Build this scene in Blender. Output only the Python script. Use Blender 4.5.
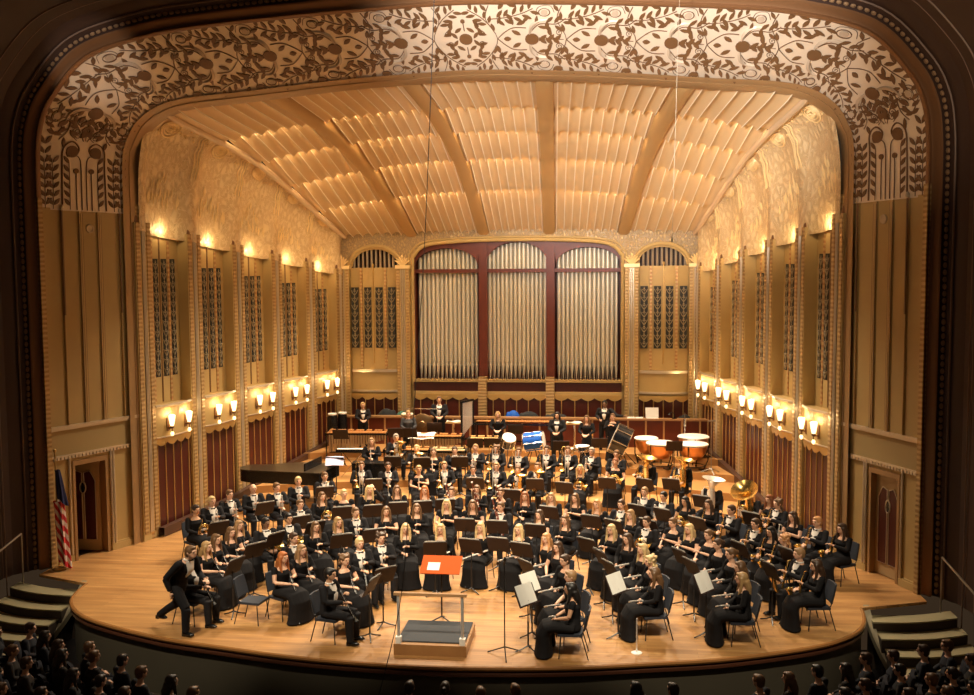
import bpy, bmesh, math, random
from mathutils import Matrix, Vector
for o in list(bpy.data.objects): bpy.data.objects.remove(o)
SC = bpy.context.scene
COL = SC.collection
PI = math.pi
rnd = random.Random(7)

# ---------------------------------------------------------------- camera
cam_d = bpy.data.cameras.new('camera'); cam = bpy.data.objects.new('camera', cam_d); COL.objects.link(cam)
SC.camera = cam
cam_d.sensor_width = 36.0; cam_d.lens = 1007.67 * 36.0 / 974.0; cam_d.clip_end = 200
_yaw, _pitch, _roll = 0.117598, 0.075575, -0.006467
_f = Vector((-math.sin(_yaw) * math.cos(_pitch), math.cos(_yaw) * math.cos(_pitch), -math.sin(_pitch)))
_r = Vector((math.cos(_yaw), math.sin(_yaw), 0)); _u = _r.cross(_f)
_r2 = _r * math.cos(_roll) + _u * math.sin(_roll); _u2 = -_r * math.sin(_roll) + _u * math.cos(_roll)
cam.matrix_world = Matrix(((_r2.x, _u2.x, -_f.x, 3.1432), (_r2.y, _u2.y, -_f.y, 0.0), (_r2.z, _u2.z, -_f.z, 6.8689), (0, 0, 0, 1)))

# ---------------------------------------------------------------- world, lamps, exposure
W = bpy.data.worlds.new('world'); SC.world = W; W.use_nodes = True
W.node_tree.nodes['Background'].inputs[0].default_value = (0.9, 0.55, 0.3, 1)
W.node_tree.nodes['Background'].inputs[1].default_value = 0.02
SC.view_settings.view_transform = 'Standard'; SC.view_settings.look = 'None'
SC.view_settings.exposure = 0.9; SC.view_settings.gamma = 1.0
WARM = (1.0, 0.80, 0.55)
def spot(name, loc, tgt, power, ang, col=WARM, blend=0.5, rad=0.15):
    l = bpy.data.lights.new(name, 'SPOT'); l.energy = power; l.spot_size = math.radians(ang); l.spot_blend = blend
    l.color = col; l.shadow_soft_size = rad
    o = bpy.data.objects.new(name, l); COL.objects.link(o); o.location = loc
    o.rotation_euler = (Vector(tgt) - Vector(loc)).to_track_quat('-Z', 'Y').to_euler(); return o
def point(name, loc, power, col=WARM, rad=0.08):
    l = bpy.data.lights.new(name, 'POINT'); l.energy = power; l.color = col; l.shadow_soft_size = rad
    o = bpy.data.objects.new(name, l); COL.objects.link(o); o.location = loc; return o
# stage down-lights hung just under the shell ceiling, in three rows
for (yy, zz, pw) in ((26.2, 10.75, 1150), (29.6, 9.95, 950), (32.8, 8.75, 820)):
    for xx in (-4.2, -1.4, 1.4, 4.2):
        spot('stage_downlight', (xx, yy, zz - .15), (xx * 0.95, yy - 2.2, 0.6), pw, 95, (1.0, 0.84, 0.62), 0.7, 0.07)
# front-of-house lamps in the auditorium ceiling (above and behind the frame)
for xx in (-6, -2, 2, 6):
    spot('house_spotlight', (xx, 9.0, 15.0), (xx * 0.75, 21.2, 0.5), 4200, 27, (1.0, 0.86, 0.62), 0.35, 0.2)
for sx in (-1, 1):  # added fill spots to brighten the shell walls, not lamps of the hall
    spot('added_shell_fill', (sx * 4.5, 12.0, 13.6), (-sx * 7.0, 29.5, 5.2), 700, 38, (1.0, 0.84, 0.58), 0.8, 0.2)
spot('added_shell_fill', (0, 12.5, 13.4), (0, 35.5, 5.0), 1700, 26, (1.0, 0.86, 0.64), 0.8, 0.2)  # added fill spot for the organ wall
# lamps that wash the proscenium filigree from the balcony front
spot('arch_washlight', (1.5, 8.0, 9.5), (3.2, 22.6, 12.4), 12500, 44, (1.0, 0.95, 0.90), 0.8, 0.2)
spot('arch_washlight', (-4.5, 10.0, 10.0), (-8.5, 22.6, 11.75), 1700, 10.5, (1.0, 0.90, 0.80), 0.7, 0.15)
spot('arch_washlight', (6.5, 9.0, 9.5), (9.0, 22.6, 10.9), 1100, 28, (1.0, 0.78, 0.55), 0.9, 0.2)

# ---------------------------------------------------------------- materials
MATS = {}
def mat(name, col, rough=0.6, metal=0.0, emit=None, estr=0.0, noise=None, bump=0.0, bscale=20, coat=0.0, spec=0.5):
    if name in MATS: return MATS[name]
    m = bpy.data.materials.new(name); m.use_nodes = True; nt = m.node_tree; b = nt.nodes['Principled BSDF']
    b.inputs['Base Color'].default_value = (*col, 1); b.inputs['Roughness'].default_value = rough; b.inputs['Metallic'].default_value = metal
    b.inputs['Specular IOR Level'].default_value = spec
    if coat: b.inputs['Coat Weight'].default_value = coat
    if emit: b.inputs['Emission Color'].default_value = (*emit, 1); b.inputs['Emission Strength'].default_value = estr
    if noise or bump:
        tc = nt.nodes.new('ShaderNodeTexCoord'); n = nt.nodes.new('ShaderNodeTexNoise'); n.inputs['Scale'].default_value = bscale; n.inputs['Detail'].default_value = 4
        nt.links.new(tc.outputs['Object'], n.inputs['Vector'])
        if noise:
            mx = nt.nodes.new('ShaderNodeMix'); mx.data_type = 'RGBA'; mx.inputs[6].default_value = (*col, 1); mx.inputs[7].default_value = (*noise, 1)
            nt.links.new(n.outputs['Fac'], mx.inputs[0]); nt.links.new(mx.outputs[2], b.inputs['Base Color'])
        if bump:
            bp = nt.nodes.new('ShaderNodeBump'); bp.inputs['Strength'].default_value = bump; bp.inputs['Distance'].default_value = 0.02
            nt.links.new(n.outputs['Fac'], bp.inputs['Height']); nt.links.new(bp.outputs['Normal'], b.inputs['Normal'])
    MATS[name] = m; return m
def nodes(m): return m.node_tree, m.node_tree.nodes['Principled BSDF']
def ramp(nt, fac, stops):
    r = nt.nodes.new('ShaderNodeValToRGB'); e = r.color_ramp.elements
    while len(e) < len(stops): e.new(0.5)
    for el, (p, c) in zip(e, stops): el.position = p; el.color = (*c, 1)
    nt.links.new(fac, r.inputs['Fac']); return r
def m_floor():
    m = mat('stage_wood', (0.5, 0.27, 0.1), 0.42, coat=0.05); nt, b = nodes(m)
    tc = nt.nodes.new('ShaderNodeTexCoord'); br = nt.nodes.new('ShaderNodeTexBrick')
    br.inputs['Scale'].default_value = 1.0; br.inputs['Brick Width'].default_value = 2.4; br.inputs['Row Height'].default_value = 0.09
    br.inputs['Mortar Size'].default_value = 0.002; br.inputs['Color1'].default_value = (0.56, 0.30, 0.105, 1); br.inputs['Color2'].default_value = (0.44, 0.215, 0.07, 1)
    br.inputs['Mortar'].default_value = (0.22, 0.1, 0.035, 1); br.offset = 0.37
    no = nt.nodes.new('ShaderNodeTexNoise'); mp = nt.nodes.new('ShaderNodeMapping'); mp.inputs['Scale'].default_value = (0.6, 3.5, 1)
    no.inputs['Scale'].default_value = 1.3; no.inputs['Detail'].default_value = 6
    nt.links.new(tc.outputs['Object'], br.inputs['Vector']); nt.links.new(tc.outputs['Object'], mp.inputs['Vector']); nt.links.new(mp.outputs[0], no.inputs['Vector'])
    mx = nt.nodes.new('ShaderNodeMix'); mx.data_type = 'RGBA'; mx.blend_type = 'MULTIPLY'; mx.inputs[0].default_value = 0.75
    rp = ramp(nt, no.outputs['Fac'], [(0.3, (0.62, 0.55, 0.5)), (0.7, (1.1, 1.1, 1.1))])
    nt.links.new(br.outputs['Color'], mx.inputs[6]); nt.links.new(rp.outputs['Color'], mx.inputs[7]); nt.links.new(mx.outputs[2], b.inputs['Base Color']); return m
def m_filigree(name, base, gold, scale, metal=0.25):
    # scrolling relief: distorted wave bands and voronoi leaves mixed between plaster and gold leaf
    m = mat(name, base, 0.45); nt, b = nodes(m)
    tc = nt.nodes.new('ShaderNodeTexCoord'); mp = nt.nodes.new('ShaderNodeMapping'); mp.inputs['Scale'].default_value = (1, 1, 0.7)
    w = nt.nodes.new('ShaderNodeTexNoise'); w.inputs['Scale'].default_value = scale * 0.8; w.inputs['Detail'].default_value = 2.5; w.inputs['Distortion'].default_value = 3.2
    v = nt.nodes.new('ShaderNodeTexVoronoi'); v.feature = 'DISTANCE_TO_EDGE'; v.inputs['Scale'].default_value = scale * 1.6
    nt.links.new(tc.outputs['Object'], mp.inputs[0]); nt.links.new(mp.outputs[0], w.inputs['Vector']); nt.links.new(mp.outputs[0], v.inputs['Vector'])
    r1 = ramp(nt, w.outputs['Fac'], [(0.46, (0, 0, 0)), (0.5, (1, 1, 1)), (0.54, (0, 0, 0))])
    r2 = ramp(nt, v.outputs['Distance'], [(0.10, (0, 0, 0)), (0.30, (0.8, 0.8, 0.8))])
    ad = nt.nodes.new('ShaderNodeMix'); ad.data_type = 'RGBA'; ad.blend_type = 'LIGHTEN'; ad.inputs[0].default_value = 1
    nt.links.new(r1.outputs[0], ad.inputs[6]); nt.links.new(r2.outputs[0], ad.inputs[7])
    mx = nt.nodes.new('ShaderNodeMix'); mx.data_type = 'RGBA'; mx.inputs[6].default_value = (*base, 1); mx.inputs[7].default_value = (*gold, 1)
    nt.links.new(ad.outputs[2], mx.inputs[0]); nt.links.new(mx.outputs[2], b.inputs['Base Color'])
    bp = nt.nodes.new('ShaderNodeBump'); bp.inputs['Strength'].default_value = 0.55; bp.inputs['Distance'].default_value = 0.04
    nt.links.new(ad.outputs[2], bp.inputs['Height']); nt.links.new(bp.outputs[0], b.inputs['Normal']); b.inputs['Metallic'].default_value = metal; return m
def m_strip(name, c1, c2, period=0.16):
    # carved repeat running up a pilaster
    m = mat(name, c1, 0.4, 0.3); nt, b = nodes(m)
    tc = nt.nodes.new('ShaderNodeTexCoord'); w = nt.nodes.new('ShaderNodeTexWave'); w.wave_type = 'BANDS'; w.bands_direction = 'Z'
    w.inputs['Scale'].default_value = 0.314 / period; w.inputs['Distortion'].default_value = 1.5; w.inputs['Detail'].default_value = 1
    nt.links.new(tc.outputs['Object'], w.inputs['Vector'])
    r = ramp(nt, w.outputs['Fac'], [(0.35, c2), (0.6, c1)]); nt.links.new(r.outputs[0], b.inputs['Base Color'])
    bp = nt.nodes.new('ShaderNodeBump'); bp.inputs['Strength'].default_value = 0.3; bp.inputs['Distance'].default_value = 0.03
    nt.links.new(w.outputs['Fac'], bp.inputs['Height']); nt.links.new(bp.outputs[0], b.inputs['Normal']); return m
def m_grille_unused():
    m = mat('pierced_grille', (0.05, 0.05, 0.04), 0.45, 0.3); nt, b = nodes(m)
    tc = nt.nodes.new('ShaderNodeTexCoord'); v = nt.nodes.new('ShaderNodeTexVoronoi'); v.feature = 'DISTANCE_TO_EDGE'; v.inputs['Scale'].default_value = 7.5
    v.inputs['Randomness'].default_value = 0.3
    nt.links.new(tc.outputs['Object'], v.inputs['Vector'])
    r = ramp(nt, v.outputs['Distance'], [(0.05, (0.30, 0.25, 0.16)), (0.10, (0.02, 0.02, 0.018))]); nt.links.new(r.outputs[0], b.inputs['Base Color']); return m
M_FLOOR = m_floor()
M_RISER = mat('riser_wood', (0.53, 0.28, 0.095), 0.45, noise=(0.42, 0.205, 0.065), bscale=2.5)
M_WALL = mat('beige_plaster', (0.53, 0.365, 0.145), 0.55, noise=(0.47, 0.32, 0.12), bscale=3)
M_WALLD = mat('olive_plaster', (0.42, 0.30, 0.13), 0.6, noise=(0.40, 0.29, 0.12), bscale=3)
M_GOLD = mat('gold_leaf', (0.62, 0.40, 0.14), 0.35, 0.55)
M_SILV = mat('silver_leaf', (0.66, 0.56, 0.42), 0.3, 0.6)
M_GSTRIP = m_strip('carved_gold', (0.52, 0.35, 0.155), (0.38, 0.23, 0.09), 0.11)
M_RSTRIP = m_strip('carved_rose', (0.56, 0.37, 0.16), (0.46, 0.24, 0.10), 0.13)
M_FIL = m_filigree('gilt_plaster', (0.66, 0.47, 0.25), (0.84, 0.66, 0.38), 3.2, 0.1)
M_FILB = m_filigree('gilt_relief', (0.36, 0.26, 0.15), (0.60, 0.42, 0.2), 6.5, 0.3)
M_GRILLE = mat('grille_dark', (0.018, 0.017, 0.014), 0.6); M_LATT = mat('grille_lattice', (0.34, 0.27, 0.16), 0.5, 0.2)
M_RED = mat('mahogany', (0.085, 0.012, 0.006), 0.4, noise=(0.055, 0.008, 0.004), bscale=6)
M_REDW = mat('red_wood', (0.15, 0.025, 0.009), 0.45, noise=(0.10, 0.016, 0.006), bscale=4)
M_CEIL = mat('cream_ceiling', (0.70, 0.50, 0.27), 0.4)
M_RIDGE_LIT = mat('ridge_lit_cream', (0.95, 0.86, 0.70), 0.3)  # pale colour painted in for light catching the ceiling ridges
M_RIB = mat('ceiling_rib_bronze', (0.50, 0.31, 0.125), 0.5)
M_BAND = mat('cream_silver_band', (0.83, 0.70, 0.54), 0.45, 0.15, noise=(0.72, 0.6, 0.46), bscale=2)
M_LEAF = mat('brown_leaf', (0.16, 0.075, 0.028), 0.5, 0.1)
M_LEAF2 = mat('taupe_scroll', (0.55, 0.42, 0.30), 0.5, 0.1)
M_FRAME = mat('bronze_brown', (0.22, 0.105, 0.045), 0.4, 0.3)
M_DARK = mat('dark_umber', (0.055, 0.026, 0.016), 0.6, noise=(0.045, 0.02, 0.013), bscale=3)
M_DARKL = mat('umber_line', (0.20, 0.12, 0.08), 0.5)
M_PIPE = mat('organ_tin', (0.74, 0.69, 0.58), 0.42, 0.45)
M_BLACK = mat('black_lacquer', (0.008, 0.008, 0.009), 0.25)
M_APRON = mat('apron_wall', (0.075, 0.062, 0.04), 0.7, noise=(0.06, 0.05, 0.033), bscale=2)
M_LAMP = mat('lit_glass', (1, 0.8, 0.5), 0.4, emit=(1.0, 0.70, 0.32), estr=1.9)
M_GLOW = mat('lit_cup', (1, 0.8, 0.5), 0.4, emit=(1.0, 0.66, 0.30), estr=1.6)
M_COVE = mat('cove_tube', (1, 0.8, 0.5), 0.4, emit=(1.0, 0.74, 0.42), estr=26.0)
M_CARPET = mat('stair_cream', (0.36, 0.30, 0.16), 0.8)
M_TREAD = mat('stair_dark', (0.055, 0.035, 0.022), 0.7)

# ---------------------------------------------------------------- mesh builder
class MB:
    def __init__(s, M=None): s.v = []; s.f = []; s.M = M or Matrix.Identity(4)
    def add(s, vs, fs, M=None):
        n = len(s.v); T = s.M @ M if M is not None else s.M
        s.v += [tuple(T @ Vector(p)) for p in vs]; s.f += [tuple(i + n for i in f) for f in fs]; return s
    def box(s, lo, hi, M=None):
        x0, y0, z0 = lo; x1, y1, z1 = hi
        return s.add([(x0, y0, z0), (x1, y0, z0), (x1, y1, z0), (x0, y1, z0), (x0, y0, z1), (x1, y0, z1), (x1, y1, z1), (x0, y1, z1)],
                     [(0, 3, 2, 1), (4, 5, 6, 7), (0, 1, 5, 4), (1, 2, 6, 5), (2, 3, 7, 6), (3, 0, 4, 7)], M)
    def cbox(s, c, d, M=None): return s.box([c[i] - d[i] / 2 for i in range(3)], [c[i] + d[i] / 2 for i in range(3)], M)
    def prism(s, poly, axis, a, b, M=None):
        # poly in the two remaining axes, extruded from a to b
        def P(p, t): return {'x': (t, p[0], p[1]), 'y': (p[0], t, p[1]), 'z': (p[0], p[1], t)}[axis]
        n = len(poly); vs = [P(p, a) for p in poly] + [P(p, b) for p in poly]
        return s.add(vs, [tuple(range(n))[::-1], tuple(range(n, 2 * n))] + [(i, (i + 1) % n, n + (i + 1) % n, n + i) for i in range(n)], M)
    def tube(s, pts, rad, n=8, cap=True, sx=1.0, M=None, closed=False, up=None):
        pts = [Vector(p) for p in pts]; k = len(pts)
        if not hasattr(rad, '__len__'): rad = [rad] * k
        vs = []; fs = []; up = Vector(up) if up is not None else None
        for i, p in enumerate(pts):
            if closed: t = pts[(i + 1) % k] - pts[i - 1]
            else: t = pts[min(i + 1, k - 1)] - pts[max(i - 1, 0)]
            t = t.normalized() if t.length > 1e-9 else Vector((0, 0, 1))
            if up is None: up = Vector((0, 1, 0)) if abs(t.y) < 0.9 else Vector((1, 0, 0))
            a = t.cross(up).normalized(); up = a.cross(t).normalized(); c = up
            for j in range(n):
                th = 2 * PI * j / n; vs.append(tuple(p + (a * math.cos(th) * sx + c * math.sin(th)) * rad[i]))
        for i in range(k if closed else k - 1):
            i2 = (i + 1) % k
            for j in range(n): fs.append((i * n + j, i * n + (j + 1) % n, i2 * n + (j + 1) % n, i2 * n + j))
        if cap and not closed: fs += [tuple(range(n))[::-1], tuple(range((k - 1) * n, k * n))]
        return s.add(vs, fs, M)
    def lathe(s, prof, n=16, M=None, cap=True):
        vs = []; fs = []; k = len(prof)
        for r, z in prof:
            for j in range(n): th = 2 * PI * j / n; vs.append((r * math.cos(th), r * math.sin(th), z))
        for i in range(k - 1):
            for j in range(n): fs.append((i * n + j, i * n + (j + 1) % n, (i + 1) * n + (j + 1) % n, (i + 1) * n + j))
        if cap: fs += [tuple(range(n))[::-1], tuple(range((k - 1) * n, k * n))]
        return s.add(vs, fs, M)
    def ell(s, c, r, n=12, m=8, M=None):
        vs = []; fs = []
        for i in range(m + 1):
            ph = PI * i / m
            for j in range(n): th = 2 * PI * j / n; vs.append((c[0] + r[0] * math.sin(ph) * math.cos(th), c[1] + r[1] * math.sin(ph) * math.sin(th), c[2] + r[2] * math.cos(ph)))
        for i in range(m):
            for j in range(n): fs.append((i * n + j, (i + 1) * n + j, (i + 1) * n + (j + 1) % n, i * n + (j + 1) % n))
        return s.add(vs, fs, M)
    def grid(s, fn, nu, nv, thick=None, M=None):
        vs = [fn(i / nu, j / nv) for i in range(nu + 1) for j in range(nv + 1)]
        fs = [(i * (nv + 1) + j, (i + 1) * (nv + 1) + j, (i + 1) * (nv + 1) + j + 1, i * (nv + 1) + j + 1) for i in range(nu) for j in range(nv)]
        if thick is not None:
            n = len(vs); w = nv + 1
            vs += [tuple(Vector(p) + Vector(thick)) for p in vs]; fs += [tuple(k + n for k in f[::-1]) for f in fs]
            for i in range(nu):
                fs.append((i * w, i * w + n, (i + 1) * w + n, (i + 1) * w)); fs.append((i * w + nv, (i + 1) * w + nv, (i + 1) * w + nv + n, i * w + nv + n))
            for j in range(nv):
                fs.append((j, j + 1, j + 1 + n, j + n)); q = nu * w; fs.append((q + j, q + j + n, q + j + 1 + n, q + j + 1))
        return s.add(vs, fs, M)
    def mesh(s, name, m, smooth=False, ang=None):
        me = bpy.data.meshes.new(name); me.from_pydata(s.v, [], s.f); me.materials.append(m)
        bm = bmesh.new(); bm.from_mesh(me); bmesh.ops.remove_doubles(bm, verts=bm.verts, dist=1e-5); bmesh.ops.recalc_face_normals(bm, faces=bm.faces); bm.to_mesh(me); bm.free()
        if smooth:
            me.polygons.foreach_set('use_smooth', [True] * len(me.polygons))
            me.set_sharp_from_angle(angle=math.radians(ang if ang else 40))
        return me
    def obj(s, name, m, parent=None, smooth=False, ang=None):
        return mk(name, s.mesh(name, m, smooth, ang), parent)
def mk(name, me, parent=None, m=None):
    o = bpy.data.objects.new(name, me); COL.objects.link(o)
    if parent is not None: o.parent = parent
    if m is not None: o.material_slots[0].link = 'OBJECT'; o.material_slots[0].material = m
    return o
def tag(o, label=None, cat=None, group=None, kind=None):
    for k, v in (('label', label), ('category', cat), ('group', group), ('kind', kind)):
        if v: o[k] = v
    return o
def thing(name, label, cat, loc=(0, 0, 0), rz=0, group=None):
    o = bpy.data.objects.new(name, None); COL.objects.link(o); o.empty_display_size = 0.2
    o.location = loc; o.rotation_euler = (0, 0, rz); return tag(o, label, cat, group)
def struct(name, mb, m, smooth=False, ang=None):
    o = mb.obj(name, m, None, smooth, ang); o['kind'] = 'structure'; return o
def child_of(o, p):
    o.parent = p; return o
def inst(spec, parent):
    # spec: list of (name, mesh, material or None, [children])
    for name, me, m, kids in spec:
        c = mk(name, me, parent, m)
        if kids: inst(kids, c)
def T(x=0, y=0, z=0): return Matrix.Translation((x, y, z))
def R(a, ax='Z'): return Matrix.Rotation(a, 4, ax)
def interp(tab, x):
    if x <= tab[0][0]: return tab[0][1]
    for (a, p), (b, q) in zip(tab, tab[1:]):
        if x <= b: return p + (q - p) * (x - a) / (b - a)
    return tab[-1][1]
def smooth_path(pts, k=4):
    pts = [Vector(p) for p in pts]; out = []
    for i in range(len(pts) - 1):
        p0 = pts[max(i - 1, 0)]; p1 = pts[i]; p2 = pts[i + 1]; p3 = pts[min(i + 2, len(pts) - 1)]
        for j in range(k):
            t = j / k
            out.append(0.5 * ((2 * p1) + (p2 - p0) * t + (2 * p0 - 5 * p1 + 4 * p2 - p3) * t * t + (3 * p1 - p0 - 3 * p2 + p3) * t ** 3))
    out.append(pts[-1]); return out
# ================================================================ STAGE FLOOR AND RISERS
DZ = 0.22
RISE = [(16.9, 0.22), (18.5, 0.44), (20.0, 0.66), (21.3, 0.87)]
def riser(x, y):
    r = math.hypot(x, y - 12); h = 0
    for a, b in RISE:
        if r > a: h = b
    return h
def wallx(y): return 8.44 - 0.21228 * (y - 24.788)      # pilaster front plane of the shell side walls
EDGE = [(8.30, 20.75), (8.25, 20.3), (8.08, 19.7), (7.72, 19.15), (7.15, 18.65), (6.3, 18.2), (5.1, 17.72), (3.9, 17.42), (2.6, 17.12), (1.3, 16.95), (0, 16.88)]
edge = EDGE + [(-x, y) for x, y in EDGE[-2::-1]]
def smooth2(pts, k=3): return [(p.x, p.y) for p in smooth_path([(a, b, 0) for a, b in pts], k)]
edge_s = smooth2(edge)
outline = [(8.3, 20.75), (9.75, 21.3), (9.75, 21.95), (9.3, 24.5), (8.6, 24.5), (6.6, 36.6), (-6.6, 36.6), (-8.6, 24.5), (-9.3, 24.5), (-9.75, 21.95), (-9.75, 21.3), (-8.3, 20.75)]
mb = MB(); poly = edge_s[::-1] + outline[1:-1]
mb.prism(poly, 'z', -0.06, 0.0)
floor = struct('floor', mb, M_FLOOR)
# rounded lip (nosing) round the apron
M_NOSE = mat('nosing_wood', (0.36, 0.16, 0.05), 0.25, coat=0.3)
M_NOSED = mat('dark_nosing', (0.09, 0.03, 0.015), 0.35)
mb = MB(); mb.tube([(x, y - 0.0, -0.03) for x, y in edge_s], 0.045, 8); o = struct('trim_1', mb, M_NOSE, True)
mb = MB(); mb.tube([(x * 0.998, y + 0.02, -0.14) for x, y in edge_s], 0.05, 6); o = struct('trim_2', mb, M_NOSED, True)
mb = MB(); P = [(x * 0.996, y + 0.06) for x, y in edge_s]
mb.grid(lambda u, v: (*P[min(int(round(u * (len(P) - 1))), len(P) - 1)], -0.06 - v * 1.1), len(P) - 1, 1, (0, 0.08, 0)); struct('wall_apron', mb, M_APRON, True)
# curved risers
def riser_poly(r, z0, z1):
    pts = []
    a0 = math.asin(min(1, 8.2 / r)) * 1.0
    n = 40
    for i in range(n + 1):
        a = -a0 + 2 * a0 * i / n; x = r * math.sin(a); y = 12 + r * math.cos(a)
        if abs(x) <= wallx(y) - 0.05: pts.append((x, y))
    x1, y1 = pts[-1]; xa = wallx(y1) - 0.02; xb = wallx(36.4) - 0.02
    return pts + [(xa, y1), (xb, 36.3), (-xb, 36.3), (-xa, y1)]
zprev = 0.0
for r, z in RISE:
    mb = MB(); mb.prism(riser_poly(r, 0, z), 'z', zprev - 0.02, z)
    struct('floor_riser', mb, M_RISER)
    zprev = z
# auditorium floor
mb = MB(); mb.box((-13, 8, -1.25), (13, 17.8, -1.15)); mb.box((-13, 17.8, -1.25), (-7.5, 21.5, -1.15)); mb.box((7.5, 17.8, -1.25), (13, 21.5, -1.15))
struct('floor_auditorium', mb, mat('dark_carpet', (0.012, 0.008, 0.008), 0.9))

# ================================================================ PROSCENIUM ARCH
IN_ = [(8.72, 8.35), (8.70, 9.68), (8.56, 10.16), (8.30, 10.58), (7.80, 10.92), (7.08, 11.11), (5.62, 11.23), (3.45, 11.42), (1.78, 11.52), (0, 11.58)]
OUT_ = [(9.72, 8.35), (9.70, 9.60), (9.58, 10.32), (9.25, 10.92), (8.70, 11.48), (7.98, 11.90), (7.02, 12.14), (5.68, 12.31), (3.5, 12.46), (1.9, 12.54), (0, 12.60)]
OUT_ = [OUT_[0], OUT_[1], OUT_[2], OUT_[3], ((8.70 + 7.98) / 2 + .1, 11.72), OUT_[6], OUT_[7], OUT_[8], OUT_[9], OUT_[10]]
def curve3(half, y, k=8):
    pts = [(-x, y, z) for x, z in half] + [(x, y, z) for x, z in half[-2::-1]]
    return smooth_path(pts, k)
ci = curve3(IN_, 24.0); co = curve3(OUT_, 21.9); NC = len(ci)
# arclength of the mid curve
mid = [(a + b) / 2 for a, b in zip(ci, co)]; arc = [0.0]
for a, b in zip(mid, mid[1:]): arc.append(arc[-1] + (b - a).length)
LEN = arc[-1]
def band(s, v, h=0.0):
    # s metres along mid curve, v 0 at the inner edge and 1 at the outer edge, h towards the hall
    s = max(0.0, min(LEN - 1e-4, s)); i = 0
    lo, hi = 0, NC - 1
    while hi - lo > 1:
        m = (lo + hi) // 2
        if arc[m] <= s: lo = m
        else: hi = m
    t = (s - arc[lo]) / (arc[hi] - arc[lo]); a = ci[lo].lerp(ci[hi], t); b = co[lo].lerp(co[hi], t)
    tan = (mid[hi] - mid[lo]).normalized(); n = tan.cross((b - a).normalized()); 
    if n.y > 0: n = -n
    return tuple(a.lerp(b, v) + n * h)
mb = MB(); mb.grid(lambda u, v: band(u * LEN, v), 140, 1, (0, 0.15, 0)); arch = struct('wall_proscenium', mb, M_BAND, True)
lf = MB(); tp = MB()
def leaf(s, v, a, l=0.17, w=0.062, mbx=None):
    l *= 1.2; w *= 1.28
    BW = 1.9  # band width in metres along v (slanting)
    pts = [(0, 0), (.25, .8), (.55, 1), (.85, .5), (1, 0), (.85, -.5), (.55, -1), (.25, -.8)]
    vs = []
    for h in (0.003, 0.022):
        for px, py in pts:
            x = px * l; y = py * w / 2; X = x * math.cos(a) - y * math.sin(a); Y = x * math.sin(a) + y * math.cos(a)
            vs.append(band(s + X, v + Y / BW, h))
    n = 8; (mbx or lf).add(vs, [tuple(range(n)), tuple(range(n, 16))] + [(i, (i + 1) % n, n + (i + 1) % n, n + i) for i in range(n)])
def disc(s, v, rx, ry=None, h=0.024, mbx=None, n=14):
    ry = ry or rx; vs = [band(s + rx * math.cos(2 * PI * j / n), v + ry * math.sin(2 * PI * j / n) / 1.9, hh) for hh in (0.003, h) for j in range(n)]
    (mbx or lf).add(vs, [tuple(range(n)), tuple(range(n, 2 * n))] + [(i, (i + 1) % n, n + (i + 1) % n, n + i) for i in range(n)])
def vine(pts, r=0.011, mbx=None):
    sp = smooth_path([(a, b, 0) for a, b in pts], 4); (mbx or lf).tube([band(p.x, p.y, 0.01) for p in sp], r, 4, cap=False)
def ring(s, v, r, w=0.012, mbx=None):
    (mbx or lf).tube([band(s + r * math.cos(a), v + r * 0.85 * math.sin(a) / 1.9, 0.012) for a in [2 * PI * j / 14 for j in range(14)]], w, 4, closed=True, cap=False)
def spiral(s, v, r, sg=1):
    vine([(s + sg * r * (1 - t / 9) * math.cos(t * 1.35), v + r * (1 - t / 9) * math.sin(t * 1.35) / 1.9) for t in range(9)], 0.009)
def spray(pts, n, sd=0, l=0.17, skip0=0.1):
    # leaves in alternating pairs along a vine given as (s,v)
    sp = smooth_path([(a, b * 1.9, 0) for a, b in pts], 8); L = [0]
    for a, b in zip(sp, sp[1:]): L.append(L[-1] + (b - a).length)
    for i in range(n):
        d = L[-1] * (skip0 + (1 - skip0) * (i + .5) / n); k = min(range(len(L)), key=lambda q: abs(L[q] - d)); k = min(k, len(sp) - 2)
        t = sp[k + 1] - sp[k]; a = math.atan2(t.y, t.x)
        for sgn in ((1, -1) if sd == 0 else (sd,)):
            off = Vector((-math.sin(a), math.cos(a), 0)) * 0.035 * sgn; p = sp[k] + off
            leaf(p.x, p.y / 1.9, a + sgn * 0.85, l * (0.9 + 0.2 * rnd.random()))
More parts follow.
